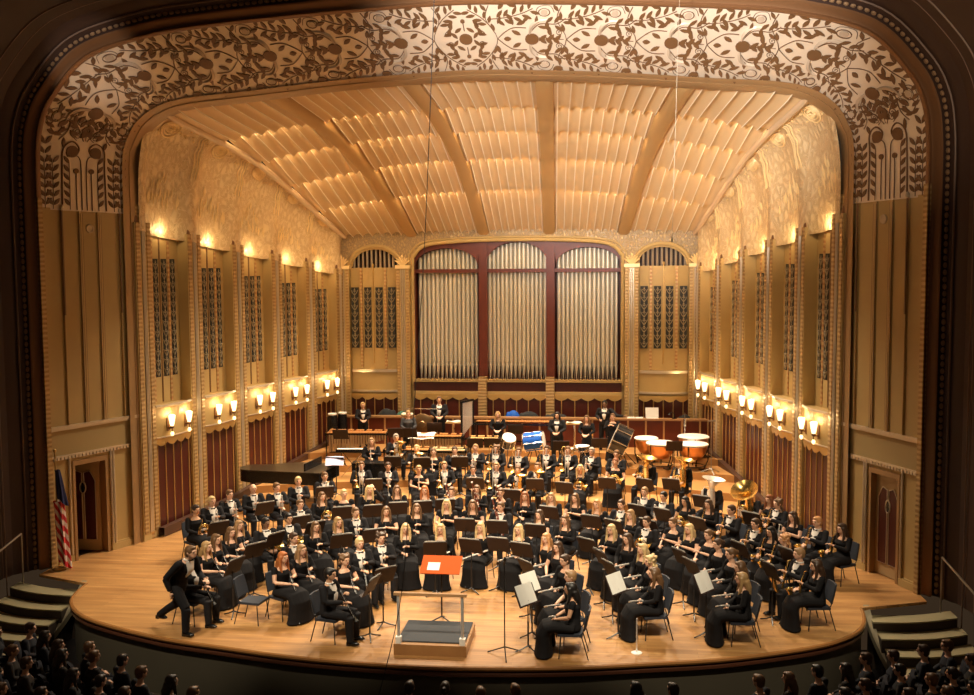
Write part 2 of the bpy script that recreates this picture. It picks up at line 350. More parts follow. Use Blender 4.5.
def motif(s0, W, sg):
    X = lambda u: s0 + sg * u * W
    n0 = len(lf.v)
    # main S vine
    vine([(X(-.08), .97), (X(-.14), .78), (X(0), .5), (X(-.12), .22), (X(-.04), .03)])
    # diamond holding the roundel
    vine([(X(0), .5), (X(.12), .60), (X(.24), .66), (X(.42), .66)]); vine([(X(0), .5), (X(.12), .40), (X(.24), .34), (X(.42), .34)])
    disc(X(.5), .5, .155, .15); leaf(X(.09), .5, 0 if sg > 0 else PI, .14, .09); 
    vine([(X(.58), .5), (X(.75), .5), (X(.96), .5)], .008)
    for u, vv, a in ((.60, .58, 2.4), (.60, .42, 3.9), (.70, .58, 2.3), (.72, .42, 4.0), (.80, .60, 2.3), (.82, .40, 4.0)):
        leaf(X(u), .5 + (vv - .5) * .3, (a if sg > 0 else PI - a) + PI, .2, .075)
    spiral(X(.9), .60, .1, sg); spiral(X(.9), .40, .1, sg)
    for up in (1, -1):
        V = lambda v: .5 + up * (v - .5)
        p1 = [(X(-.12), V(.78)), (X(.12), V(.80)), (X(.36), V(.86)), (X(.52), V(.93))]; vine(p1); 
        q = [(a * sg, b) for a, b in p1]
        spray(p1, 5, 0, .19)
        p2 = [(X(.5), V(.62)), (X(.62), V(.72)), (X(.85), V(.72)), (X(.98), V(.80))]; vine(p2); spray(p2, 4, 0, .18)
        ring(X(.68), V(.88), .12); disc(X(.68), V(.88), .075, mbx=tp); vine([(X(.56), V(.84)), (X(.6), V(.95)), (X(.76), V(.97)), (X(.82), V(.88))], .008)
        p3 = [(X(.2), V(.62)), (X(.3), V(.73)), (X(.44), V(.73))]; spray(p3, 2, 1 * up * sg, .15)
        # taupe ribbon from the roundel
        tp.tube([band(p.x, p.y, .006) for p in smooth_path([(X(.47), V(.57), 0), (X(.5), V(.68), 0), (X(.6), V(.76), 0), (X(.78), V(.775), 0)], 4)], [.02, .03, .04, .045, .05, .055, .05, .045, .04, .035, .02, .012, .006], 4)
        leaf(X(-.03), V(.62), (1.9 if sg > 0 else 1.2) * up, .17); leaf(X(.02), V(.72), (1.2 if sg > 0 else 1.9) * up, .17); leaf(X(-.12), V(.9), (2.2 if sg > 0 else .9) * up, .16)
    disc(X(.9), .06, .085, .07)
    for u, vv, a in ((.24, .76, 2.2), (.34, .56, 2.6), (.34, .44, 3.7), (.24, .24, 4.1), (-.02, .40, 5.0), (.05, .30, 4.4), (-.22, .55, 1.9), (-.22, .45, 4.4), (-.28, .64, 1.6), (-.28, .36, 4.7), (.30, .96, 2.8), (.05, .92, 1.0), (.05, .08, 5.3), (.42, .24, 2.6), (.42, .76, 3.6)):
        leaf(X(u), vv, a if sg > 0 else PI - a, .19, .075)

MC = LEN / 2; MW = 1.54
for sg in (1, -1):
    for up in (1, -1):
        V2 = lambda v: .5 + up * (v - .5)
        q = [(MC + sg * .62, V2(.66)), (MC + sg * .42, V2(.80)), (MC + sg * .14, V2(.92))]; vine(q); spray(q, 4, 0, .17)
        for u, vv, a in ((.22, .60, 2.5), (.34, .68, 2.2), (.48, .56, 2.9), (.30, .40, 2.2)): leaf(MC + sg * u, V2(vv), (a if sg > 0 else PI - a) * (1 if up > 0 else -1), .17)
        spiral(MC + sg * .36, V2(.58), .09, sg)
disc(MC, .5, .15, .15); vine([(MC, .38), (MC, .25)], .012); vine([(MC, .62), (MC, .75)], .012); disc(MC, .24, .05); disc(MC, .76, .05)
k = 0
while True:
    s0 = MC + 0.72 + k * MW
    if s0 + MW * 0.6 > LEN - 1.75: break
    motif(s0, MW, 1); motif(2 * MC - s0, MW, -1); k += 1
# tall plant motif on each leg of the arch
for side in (0, 1):
    def S(d): return d if side == 0 else LEN - d       # d = height above the foot
    def vv(pts, r=.012): vine([(S(a), b) for a, b in pts], r)
    for sgn in (1, -1):
        V = lambda q: .5 + sgn * q
        vv([(0.03, V(.03)), (.7, V(.03)), (1.2, V(.04)), (1.32, V(.10))]); vv([(0.03, V(.09)), (.8, V(.09)), (.92, V(.08))]); disc(S(.95), V(.09), .06)
        vv([(0.03, V(.26)), (1.0, V(.25)), (1.45, V(.24)), (1.62, V(.14)), (1.48, V(.06)), (1.3, V(.10)), (1.28, V(.18)), (1.38, V(.20))], .02)
        disc(S(1.4), V(.135), .13, .13)
        for px in (.17, .36, .45):
            for i in range(6 if px < .4 else 8):
                d = .12 + i * .2; a = (0 if side == 0 else PI)
                leaf(S(d), V(px), a + .6 * sgn * (1 if side == 0 else -1), .17, .06); 
                if px != .17: leaf(S(d), V(px - .012), a - .6 * sgn * (1 if side == 0 else -1), .17, .06)
            vv([(0.03, V(px)), (.7, V(px - .005)), (1.15, V(px))], .009)
        vv([(1.65, V(.02)), (1.95, V(.12)), (2.1, V(.3)), (1.9, V(.42)), (1.75, V(.36))]); spray([(S(1.6), V(.3)), (S(1.9), V(.36)), (S(2.2), V(.42))], 4, 0, .17)
        ring(S(1.95), V(.26), .11); ring(S(2.1), V(.1), .1); spiral(S(1.85), V(.12), .1, 1); spray([(S(1.65), V(.05)), (S(1.9), V(.1)), (S(2.25), V(.2))], 4, 0, .15)
lf.obj('leaf_filigree', M_LEAF, arch); tp.obj('scroll_ribbon', M_LEAF2, arch)
# mouldings round the arch: inner bead, outer bronze frame, rope, dark fields
INN = [(8.60, 8.2), (8.60, 9.66), (8.46, 10.10), (8.20, 10.50), (7.72, 10.80), (7.04, 10.98), (5.6, 11.10), (3.45, 11.30), (1.78, 11.40), (0, 11.46)]
def withfoot(half, z=0.0): return [(half[0][0], z), (half[0][0], 3.0), (half[0][0], 6.0)] + half
c_in0 = curve3(withfoot([(8.72, 8.35)] + IN_[1:]), 24.0, 6); c_in1 = curve3(withfoot([(8.60, 8.35)] + INN[1:]), 24.38, 6)
mb = MB(); n = len(c_in0)
def prof_loft(A, B, prof, mb):
    # A,B matched curves; prof list of (t between A and B, offset toward the hall -y)
    N = len(A); 
    def fn(u, v):
        i = int(round(u * (N - 1))); t, o = prof[int(round(v * (len(prof) - 1)))]
        p = A[i].lerp(B[i], t); return (p.x, p.y - o, p.z)
    mb.grid(fn, N - 1, len(prof) - 1)
prof_loft(c_in0, c_in1, [(-.15, 0.0), (-.05, .08), (.2, .10), (.3, .04), (.5, .04), (.6, .09), (.85, .07), (1.0, 0), (1.0, -.25)], mb); struct('trim_3', mb, mat('inner_bronze', (0.36, 0.22, 0.10), 0.4, 0.3), True, 50)
def grow(half, d): # offset a half curve outward
    out = []
    for i, (x, z) in enumerate(half):
        a = half[max(i - 1, 0)]; b = half[min(i + 1, len(half) - 1)]; tx, tz = b[0] - a[0], b[1] - a[1]; L = math.hypot(tx, tz) or 1
        out.append((x + tz / L * d, z - tx / L * d))
    return out
o0 = withfoot(OUT_, -0.0); 
def oc(d, y): return curve3(grow(o0, d), y, 6)
A = oc(-0.04, 21.88); B = oc(0.24, 21.70)
mb = MB(); prof_loft(A, B, [(0, 0), (0, .1), (.12, .12), (.3, .05), (.55, .05), (.7, .12), (.9, .12), (1, 0)], mb); struct('trim_4', mb, M_FRAME, True, 50)
A = oc(0.24, 21.70); mb = MB(); rope = MB()
Lr = [0.0]
for a, b in zip(A, A[1:]): Lr.append(Lr[-1] + (b - a).length)
def along(C, L, d):
    for i in range(len(L) - 1):
        if d <= L[i + 1]:
            t = (d - L[i]) / max(1e-6, L[i + 1] - L[i]); return C[i].lerp(C[i + 1], t), (C[i + 1] - C[i]).normalized()
    return C[-1], (C[-1] - C[-2]).normalized()
C2 = oc(0.31, 21.62); L2 = [0.0]
for a, b in zip(C2, C2[1:]): L2.append(L2[-1] + (b - a).length)
d = 0.05
while d < L2[-1]:
    p, t = along(C2, L2, d); rot = Vector((0, 0, 1)).rotation_difference(t).to_matrix().to_4x4()
    rope.ell((0, 0, 0), (.045, .045, .062), 6, 4, Matrix.Translation(p) @ rot); d += 0.145
struct('trim_5', rope, mat('rope_gold', (0.42, 0.25, 0.13), 0.4, 0.3), True)
C3 = oc(0.38, 21.58); C4 = oc(0.42, 21.50)
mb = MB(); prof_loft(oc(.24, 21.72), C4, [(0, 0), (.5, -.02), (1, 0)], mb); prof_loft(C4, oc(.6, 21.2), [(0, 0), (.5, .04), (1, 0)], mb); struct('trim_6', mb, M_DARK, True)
mb = MB(); mb.tube(oc(.40, 21.46), .02, 5); mb.tube(oc(.66, 20.9), .016, 5); struct('trim_7', mb, M_DARKL, True)
# dark splayed reveal reaching forward into the hall, with thin raised lines
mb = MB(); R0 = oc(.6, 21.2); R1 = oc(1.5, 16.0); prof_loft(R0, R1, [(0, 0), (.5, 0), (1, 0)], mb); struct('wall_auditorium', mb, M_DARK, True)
mb = MB()
for t, r in ((.12, .02), (.42, .018)):
    mb.tube([a.lerp(b, t) + Vector((0, -.02, 0)) for a, b in zip(R0, R1)], r, 5)
struct('trim_8', mb, M_DARKL, True)

# ================================================================ SPLAYED DOOR WALLS (stage left and right)
M_DOORW = mat('splay_plaster', (0.52, 0.36, 0.14), 0.6, noise=(0.47, 0.32, 0.125), bscale=3)
def splay(side, name, tn):
    a = Vector((side * 8.66, 24.30, 0)); b = Vector((side * 9.72, 21.88, 0)); L = (b - a).length; dx = (b - a).normalized()
    nrm = Vector((-side * abs(dx.y), -abs(dx.x), 0))         # toward the stage
    F = Matrix(((dx.x, nrm.x, 0, a.x), (dx.y, nrm.y, 0, a.y), (0, 0, 1, 0), (0, 0, 0, 1)))   # s, n, z
    s0, s1 = L * .40, L * .78
    mb = MB(F); mb.box((0, -.12, 0), (s0, 0, 2.42)); mb.box((s1, -.12, 0), (L, 0, 2.42)); mb.box((0, -.12, 2.42), (L, 0, 8.4))
    w = struct(name, mb, M_DOORW)
    # base skirting
    mb = MB(F); mb.box((0, 0, 0), (s0 - .05, .05, .16)); mb.box((s1 + .05, 0, 0), (L, .05, .16)); mb.box((0, 0, .16), (s0 - .05, .03, .2)); mb.box((s1 + .05, 0, .16), (L, .03, .2)); mb.obj('baseboard', M_WALL, w)
    # header band with silver mouldings
    mb = MB(F)
    for i in range(int(L / .1)): mb.box((i * .1 + .01, .02, 2.50), (i * .1 + .08, .055, 2.57))
    mb.box((.02, 0, 2.56), (L - .02, .05, 2.60)); mb.box((.02, 0, 3.22), (L - .02, .07, 3.30)); mb.box((.02, 0, 3.19), (L - .02, .04, 3.22)); mb.obj('header_moulding', M_SILV, w)
    mb = MB(F); mb.box((.02, 0, 2.60), (L - .02, .015, 3.20)); mb.obj('header_panel', M_WALLD, w)
    # vertical reeds above the header, silver with a dark upper half
    mb = MB(F); md = MB(F); fin = MB(F)
    for i, t in enumerate((.18, .40, .60, .80)):
        s = t * L; w2 = .02 if i in (0, 3) else .05
        mb.box((s - w2, 0, 3.3), (s + w2, .035, 8.35)); mb.tube([(s, .035, 3.3), (s, .035, 8.3)], .014, 6)
        if i in (0, 3): md.box((s - .018, .036, 5.9), (s + .018, .06, 8.35)); fin.ell((s, .05, 8.42), (.045, .045, .07), 8, 6)
        else: md.tube([(s - .05, .03, 3.3), (s - .05, .03, 8.3)], .008, 5); md.tube([(s + .05, .03, 3.3), (s + .05, .03, 8.3)], .008, 5)
    mb.obj('reed_moulding', mat('reed_gold', (0.55, 0.37, 0.16), 0.45, 0.15), w, True); md.obj('reed_groove', mat('groove_brown', (0.20, 0.11, 0.05), 0.5), w); fin.obj('finial', M_SILV, w, True)
    # small round vent high on the wall
    mb = MB(F); mb.lathe([(.11, 0), (.11, .02), (.09, .03), (.07, .02), (.02, .025)], 14, T(.5 * L, 0, 7.95) @ R(-PI / 2, 'X')); 
    mb.obj('round_vent', mat('vent_cream', (0.55, 0.42, 0.25), 0.5), w, True)
    # silver shafts flanking the door
    mb = MB(F)
    for s in (s0 - .17, s0 - .09, s1 + .09): mb.tube([(s, .03, .18), (s, .03, 2.5)], .028, 8)
    mb.obj('door_shaft', M_SILV, w, True)
    # carved strips at both ends
    mb = MB(F); mb.box((-.32, -.1, 0), (-.02, .05, 8.6)); mb.box((L + .0, -.05, 0), (L + .12, .09, 8.6)); mb.obj('carved_strip', M_GSTRIP, w)
    # door
    d = bpy.data.objects.new('door_1' if side < 0 else 'door_2', None); COL.objects.link(d); d['kind'] = 'structure'
    mb = MB(F); mb.box((s0 - .0, -.3, 0), (s0 + .07, .03, 2.30)); mb.box((s1 - .07, -.3, 0), (s1, .03, 2.30)); mb.box((s0, -.3, 2.30), (s1, .03, 2.42)); mb.obj('door_frame', mat('door_gold_wood', (0.36, 0.20, 0.08), 0.4), d)
    dw = s1 - s0 - .16; 
    if side > 0: H = F @ T(s0 + .08, -.14, 0.02)
    else: H = F @ T(s0 + .10, -.16, 0.02) @ R(-1.15)
    mb = MB(H); mb.box((0, -.02, 0), (dw, .03, 2.26)); leafo = mb.obj('door_leaf', mat('door_cream', (0.46, 0.31, 0.15), 0.4), d)
    def pan(x0, x1, sg):
        return [(x0, .28), (x1, .28), (x1, 1.75), (x1 - (x1 - x0) * (.0 if sg < 0 else .35), 1.95), ((x0 + x1) / 2, 2.0), (x0 + (x1 - x0) * (.35 if sg < 0 else 0), 1.95), (x0, 1.75)]
    mb = MB(H); m2 = MB(H)
    for x0, x1, sg in ((.10, dw / 2 - .03, -1), (dw / 2 + .03, dw - .10, 1)):
        q = pan(x0, x1, sg); mb.prism(q, 'y', .03, .045)
        m2.tube([(x, .048, z) for x, z in q], .012, 5, closed=True)
    mb.obj('door_panel', M_RED, leafo); 
    m2.tube([(dw / 2 + .075 * math.cos(a), .05, 1.58 + .14 * math.sin(a)) for a in [2 * PI * j / 16 for j in range(16)]], .018, 5, closed=True); m2.obj('panel_bead', M_SILV, leafo, True)
    mb = MB(H); mb.lathe([(.001, .046), (.073, .046), (.073, .058), (.001, .06)], 16, T(dw / 2, 0, 1.58) @ Matrix.Scale(1.85, 4, (0, 0, 1)) @ R(-PI / 2, 'X')); mb.obj('porthole', M_BLACK, leafo, True)
    mb = MB(H); mb.tube([(dw - .06, .03, 1.0), (dw - .06, .08, 1.0), (dw - .06, .08, 1.2), (dw - .06, .03, 1.2)], .012, 6); mb.obj('door_handle', M_SILV, leafo, True)
    # dark corridor behind
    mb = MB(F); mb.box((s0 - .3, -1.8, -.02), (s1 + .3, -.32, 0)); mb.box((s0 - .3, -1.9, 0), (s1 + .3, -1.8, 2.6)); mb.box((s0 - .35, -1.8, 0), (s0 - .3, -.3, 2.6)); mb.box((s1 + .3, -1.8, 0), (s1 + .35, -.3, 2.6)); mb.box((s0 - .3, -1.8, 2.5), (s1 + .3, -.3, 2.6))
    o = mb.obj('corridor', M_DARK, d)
    return F
FL = splay(-1, 'wall_splay_left', 0); FR = splay(1, 'wall_splay_right', 1)

# ================================================================ SHELL SIDE WALLS
DDY = 2.12778; DDX = 0.45169
SCONCES = []; COVE = []
def lattice(mb, x0, x1, y, z0, z1, sg):
    c = (x0 + x1) / 2; n = max(2, int((z1 - z0) / .24)); h = (z1 - z0) / n
    for i in range(n):
        z = z0 + i * h
        for e in (x0, x1):
            mb.tube([(c, y, z), ((c + e) / 2, y, z + h * .30), (e, y, z + h * .72)], .014, 4); mb.tube([(c, y, z + h * .5), ((c + e) / 2, y, z + h * .62)], .012, 4)
        mb.tube([(c, y, z), (c, y, z + h)], .009, 4); mb.ell((c, y, z + h * .75), (.03, .01, .035), 6, 4)
def ztop(y): return 8.02 - 0.1085 * (y - 25.1)
def side_wall(side, name):
    ang = math.atan2(DDY, -DDX * side) ; 
    a = Vector((side * 8.44, 24.788, 0)); dx = Vector((-side * DDX, DDY, 0)); pitch = dx.length; dx.normalize()
    nrm = Vector((-side * dx.y * 1.0, -abs(dx.x), 0)); nrm.normalize()
    F = Matrix(((dx.x, nrm.x, 0, a.x), (dx.y, nrm.y, 0, a.y), (0, 0, 1, 0), (0, 0, 0, 1)))
    PW = .62; REC = .34
    core = MB(F)
    for i in range(5):
        s = i * pitch; core.box((s - .02, -REC - .25, -.05), (s + pitch - PW + .02, -REC - .001, ztop(24.8 + i * DDY + .7)))
    w = struct(name, core, M_WALL)
    for i in range(6):
        s = i * pitch; y = 24.79 + i * DDY; zt = ztop(y) + .10
        # pilaster: body, carved strips, rounded head
        mb = MB(F); mb.box((s - PW, -REC - .2, -.05), (s, -.02, zt)); p = mb.obj('pilaster', M_WALL, w)
        mb = MB(F); mb.box((s - PW + .03, -.02, .2), (s - PW + .17, .0, zt)); mb.box((s - .17, -.02, .2), (s - .03, .0, zt)); mb.obj('carved_strip', M_GSTRIP, p)
        mb = MB(F)
        for t in (-.36, -.31, -.26): mb.tube([(s + t, -.005, .2), (s + t, -.005, zt + .05)], .019, 6)
        mb.obj('shaft', M_SILV, p, True)
        mb = MB(F); mb.ell((s - PW + .14, -.14, zt), (.12, .12, .26), 12, 8); mb.ell((s - .24, -.10, zt), (.07, .08, .16), 10, 6); mb.obj('pilaster_head', M_FRAME, p, True)
        if i == 5: continue
        PL = pitch - PW; z1 = ztop(y + .7)
        # faceted strips between the grilles
        gt = 7.25 - .2415 * i
        gr = MB(F); st = MB(F); rd = MB(F)
        xs = [.10, .46, .82, 1.18]
        for j, x in enumerate(xs):
            gr.box((s + x, -REC, 4.12), (s + x + .22, -REC + .012, gt))
        grp = gr.obj('grille', M_GRILLE, w)
        lt = MB(F)
        for x in xs: lattice(lt, s + x, s + x + .22, -REC + .02, 4.15, gt - .03, 1)
        lt.obj('lattice', M_LATT, grp)
        for x in (.36, 1.08): st.box((s + x, -REC, 3.45), (s + x + .09, -REC + .02, z1))
        st.obj('rose_strip', M_RSTRIP, w)
        rd.tube([(s + .75, -REC, 3.45), (s + .75, -REC, z1 + .12)], .028, 6); rd.tube([(s + .04, -REC, 3.45), (s + .04, -REC, z1 + .08)], .02, 6); rd.ell((s + .75, -REC, z1 + .15), (.05, .05, .09), 8, 6)
        rd.obj('reed_moulding', mat('reed_bronze', (0.25, 0.14, 0.06), 0.4, 0.3), w, True)
        # mahogany panel with gilt beads beneath the sconce box
        mb = MB(F); mb.box((s, -REC, 0), (s + PL, -.09, 2.45)); mb.obj('mahogany_panel', M_RED, w)
        mb = MB(F)
        for k in range(5): mb.tube([(s + .1 + k * (PL - .2) / 4, -.085, .1), (s + .1 + k * (PL - .2) / 4, -.085, 2.44)], .018, 6)
        mb.obj('gilt_bead', M_GOLD, w, True)
        # bowed sconce box
        def bow(u): return .30 + .10 * math.sin(PI * u)
        mb = MB(F); N = 12
        mb.grid(lambda u, v: (s + .01 + u * (PL - .02), -REC + bow(u), 2.55 + v * .85), N, 1); mb.grid(lambda u, v: (s + .01 + u * (PL - .02), -REC + bow(u) * v, 3.40), N, 1); mb.grid(lambda u, v: (s + .01 + u * (PL - .02), -REC + bow(u) * v, 2.55), N, 1)
        bx = mb.obj('sconce_box', M_WALL, w, True)
        mb = MB(F); mb.tube([(s + .01 + u / N * (PL - .02), -REC + bow(u / N) + .01, 3.40) for u in range(N + 1)], .035, 6); mb.tube([(s + .01 + u / N * (PL - .02), -REC + bow(u / N) + .01, 2.58) for u in range(N + 1)], .022, 6); mb.obj('box_moulding', M_SILV, bx, True)
        # scalloped valance under the box
        mb = MB(F)
        def val(u, v):
            return (s + .01 + u * (PL - .02), -REC + bow(u) + .01 - .02 * v, 2.57 - v * (.13 + .09 * abs(math.sin(PI * 4 * u))))
        mb.grid(val, 32, 2, tuple(F.to_3x3().inverted() @ Vector((0, 0, 0)) + Vector((0, -.015, 0)))); mb.obj('valance', M_GOLD, bx, True)
        for k, u in enumerate((.27, .76)):
            SCONCES.append((F @ Vector((s + u * PL, -REC + bow(u) + .005, 2.80)), math.atan2(nrm.y, nrm.x), side, i, k))
        # small bronze lamp hidden behind the panel top, washing the gilded cove
        p = F @ Vector((s + PL / 2, -REC + .20, z1 + .03)); 
        COVE.append((p, nrm))
    # wooden rail along the foot
    mb = MB(F); Lw = pitch * 5
    mb.grid(lambda u, v: (-.05 + u * (Lw), [.0, .0, .17, .17][int(round(v * 3))], (interp([(0, 0), (.3, .12), (.62, .52), (1, .95)], u)) + [-.3, .24, .24, .0][int(round(v * 3))]), 20, 3)
    mb.obj('foot_rail', mat('rail_wood', (0.065, 0.026, 0.014), 0.45), w)
    return F
side_wall(-1, 'wall_left'); side_wall(1, 'wall_right')
# sconces: tapered glass shade over bronze stem and a lit glass cup
def sconce_meshes():
    a = MB(); a.lathe([(.045, 0), (.06, .05), (.085, .17), (.10, .27), (.085, .285), (.04, .29)], 6, T(.12, 0, .06)); 
    b = MB(); b.lathe([(.01, -.02), (.05, .0), (.055, .03), (.045, .06)], 8, T(.12, 0, 0)); b.box((0, -.02, -.01), (.12, .02, .02)); b.tube([(.12, 0, 0), (.12, 0, -.1)], .014, 6); b.cbox((.005, 0, .1), (.012, .12, .34))
    c = MB(); c.lathe([(.005, -.21), (.035, -.19), (.05, -.14), (.035, -.10), (.01, -.09)], 8, T(.12, 0, 0))
    return a.mesh('lamp_shade', M_LAMP, True), b.mesh('bracket', M_FRAME, True), c.mesh('lit_cup', M_GLOW, True)
sm = sconce_meshes(); ORD = ['nearest to the audience', 'second from the audience', 'middle', 'second from the organ', 'nearest to the organ']
for p, ang, side, i, k in SCONCES:
    o = thing('wall_sconce', 'lit sconce, %s wall, box %s, %s lamp' % ('left' if side < 0 else 'right', ORD[i], 'front' if k == 0 else 'rear'), 'wall lamp', p, ang, 'paired sconces along the shell walls')
    inst([('lamp_shade', sm[0], None, []), ('bracket', sm[1], None, []), ('lit_cup', sm[2], None, [])], o)
    point('sconce_bulb', (p[0] + .13 * math.cos(ang), p[1] + .13 * math.sin(ang), p[2] + .385), 3.5, (1.0, 0.72, 0.38), .02)
for p, nrm in COVE:
    point('cove_lamp', p + nrm * .02, 5.5, (1.0, 0.72, 0.38), .03)

# ================================================================ CEILING OF THE SHELL
ZE = [(24.2, 11.0), (24.8, 10.84), (25.8, 10.70), (27.6, 10.46), (29.5, 10.08), (31.4, 9.52), (33.4, 8.86), (35.7, 8.16)]
ZC = [(24.2, 11.72), (24.8, 11.58), (26.2, 11.42), (28.0, 11.18), (29.7, 10.80), (31.6, 10.24), (33.3, 9.50), (35.7, 8.26)]
def XE(y): return 7.8 - .143 * (y - 24.4)
def zceil(x, y):
    t = min(1, abs(x) / XE(y)); a = interp(ZE, y); c = interp(ZC, y); return c + (a - c) * t ** 2.2
ybr = [24.22, 27.2, 29.2, 31.2, 33.2, 35.75]
def ribx(k, y):  # k = -3..3 : borders; 1->1.65, 2->5.05
    f = (y - 24.4) / 11.2; a, b = {1: (1.66, 1.16), 2: (5.06, 3.76)}[abs(k)]; return math.copysign(a + (b - a) * f, k)
panels = [(-3, -2, 7), (-2, -1, 10), (-1, 1, 10), (1, 2, 10), (2, 3, 7)]
def bord(k, y, inner):
    if abs(k) == 3: return math.copysign(XE(y) + .02, k)
    return ribx(k, y)
mbs = MB(); bead = MB()
for (ka, kb, nw) in panels:
    for t in range(5):
        y0, y1 = ybr[t], ybr[t + 1]
        def fn(u, v, y0=y0, y1=y1, ka=ka, kb=kb, nw=nw, t=t):
            y = y0 + (y1 - y0) * v; xa = bord(ka, y, 0); xb = bord(kb, y, 0); x = xa + (xb - xa) * u
            lift = 0.0 if t == 0 else 0.28 * (1 - v) ** 1.3
            edge = 0.06 * abs(math.sin(PI * nw * u)) * (1 if v > .98 else 0)
            drop = -.10 * (1 - abs(math.sin(PI * nw * u))) ** 1.0
            return (x, y + edge * .4, zceil(x, y) + lift + drop)
        mbs.grid(fn, nw * 8, 6)
        for q in range(1, nw): bead.tube([tuple(Vector(fn(q / nw, v)) + Vector((0, 0, -.008))) for v in (0, .17, .33, .5, .67, .83, 1)], .016, 4)  # thin pale tubes draw the lit lines along the corrugation cusps
ceil = struct('ceiling', mbs, M_CEIL, True, 60)
bead.obj('ridge_lit_line', M_RIDGE_LIT, ceil, True)
# ribs
for k in (-2, -1, 1, 2):
    mb = MB()
    def fn(u, v, k=k):
        y = 24.22 + 11.5 * u; w = .20 if u > .5 else .20 + .05 * (.5 - u); x = ribx(k, y) + (v - .5) * 2 * w; 
        prof = [.25, -.10, -.17, -.17, -.10, .25][int(round(v * 5))]; xx = ribx(k, y) + [-w, -w, -w * .55, w * .55, w, w][int(round(v * 5))]
        return (xx, y, zceil(xx, y) + prof)
    mb.grid(fn, 40, 5); mb.obj('ceiling_rib', M_RIB, ceil, True, 50)
for sd in (-1, 1):
    mb = MB(); mb.tube([(sd * (XE(y) + .0), y, interp(ZE, y) - .06) for y in [24.4 + 11.2 * i / 30 for i in range(31)]], .09, 8); mb.obj('edge_moulding', mat('edge_cream', (0.70, 0.52, 0.33), 0.5), ceil, True)
# glowing tubes tucked above the trailing edge of each tier
for (ka, kb, nw) in panels:
    for t in range(1, 5):
        y = ybr[t]; xa = bord(ka, y, 0) ; xb = bord(kb, y, 0); xa += .35; xb -= .35
        mb = MB(); mb.tube([(xa + (xb - xa) * i / 6, y + .02, zceil(xa + (xb - xa) * i / 6, y) + .10) for i in range(7)], .03 , 5); mb.obj('cove_tube', M_COVE, ceil, True)

# gilded cove between side wall and ceiling
def coveP(side, y, t):
    w = wallx(y) + .30; zb = ztop(y) - .15; xe = XE(y) + .02; ze = interp(ZE, y) - .02; n = 2.5
    t = min(1.0, t); a = t * PI / 2; x = xe + (w - xe) * max(0, math.cos(a)) ** (2 / n); z = zb + (ze - zb) * max(0, math.sin(a)) ** (2 / n)
    ph = (y - (24.79 - .31)) / DDY; k = math.cos(2 * PI * ph) * .5 + .5; bump = .32 * k ** 2.5 * (1 - t) ** .6
    return (side * (x - bump), y, z)
for side, nm in ((-1, 'wall_cove_left'), (1, 'wall_cove_right')):
    mb = MB(); mb.grid(lambda u, v: coveP(side, 24.36 + u * 11.3, v), 120, 24); cv = struct(nm, mb, M_FIL, True, 60)
    md = MB(); ml = MB()
    for i in range(5):
        yc = 25.55 + i * DDY - .05 
        if i == 0: yc = 25.3
        def on(y, t, h=.03):
            p = Vector(coveP(side, y, t)); q = Vector(coveP(side, y, t + .01)) - p; r = Vector(coveP(side, y + .02, t)) - p; n = q.cross(r).normalized()
            if n.x * side > 0: n = -n
            return p + n * h
        S = 1 - .08 * i
        for rr in (.42, .30, .20):
            md.tube([on(yc + rr * S * .8 * math.cos(a), .80 + rr * S * .34 * math.sin(a)) for a in [2 * PI * j / 20 for j in range(20)]], .028 if rr > .25 else .02, 5, closed=True, cap=False)
        for j in range(6):
            a = 2 * PI * j / 6; c = on(yc + .11 * S * math.cos(a), .80 + .045 * S * math.sin(a)); md.ell(tuple(c), (.05, .05, .05), 6, 4)
        # ribbon lines over the next pilaster
        for off in (-.12, 0, .12):
            yy = 24.79 + (i + 1) * DDY - .31 + off
            if i < 4: ml.tube([on(yy + .03 * math.sin(t * 30), t) for t in [.35 + .6 * q / 24 for q in range(25)]], .018, 5)
        # flame of gilt leaves rising from the wall top
        for q in range(26):
            yy = 24.79 + i * DDY + .05 + 1.4 * rnd.random(); tt = .10 + .22 * rnd.random() * (1 - abs((yy - 24.79 - i * DDY) / .75 - 1)) + .02
            p = on(yy, tt, .02); p2 = on(yy + .05 * (rnd.random() - .5), tt + .05 + .03 * rnd.random(), .03); ml.tube([p, p.lerp(p2, .5), p2], [.008, .03, .004], 5)
        for q in range(22):
            yy = 24.5 + i * DDY + 1.9 * rnd.random(); tt = .66 + .3 * rnd.random()
            p = on(yy, tt, .02); p2 = on(yy + .12 * (rnd.random() - .5), tt + .04, .03); ml.tube([p, p.lerp(p2, .5), p2], [.008, .03, .004], 5)
    md.obj('medallion', mat('bright_gold', (0.90, 0.68, 0.34), 0.4, 0.15), cv, True); ml.obj('gilt_scrollwork', MATS['bright_gold'], cv, True)

# ================================================================ BACK WALL WITH THE ORGAN
YB = 35.6
ORG = [(3.73, 2.82), (3.73, 5.0), (3.73, 7.15), (3.66, 7.45), (3.42, 7.72), (3.0, 7.86), (2.2, 7.93), (1.1, 7.97), (0, 7.98)]
orgc = [(p.x, p.z) for p in smooth_path([(-x, 0, z) for x, z in ORG] + [(x, 0, z) for x, z in ORG[-2::-1]], 4)]
bw = MB()
# wall with organ opening: strips around
bw.box((-3.75, YB, -.05), (3.75, YB + .2, 2.84)); bw.box((-6.7, YB, -.05), (-3.75, YB + .2, 7.0)); bw.box((3.75, YB, -.05), (6.7, YB + .2, 7.0))
wb = struct('wall_back', bw, M_WALL)
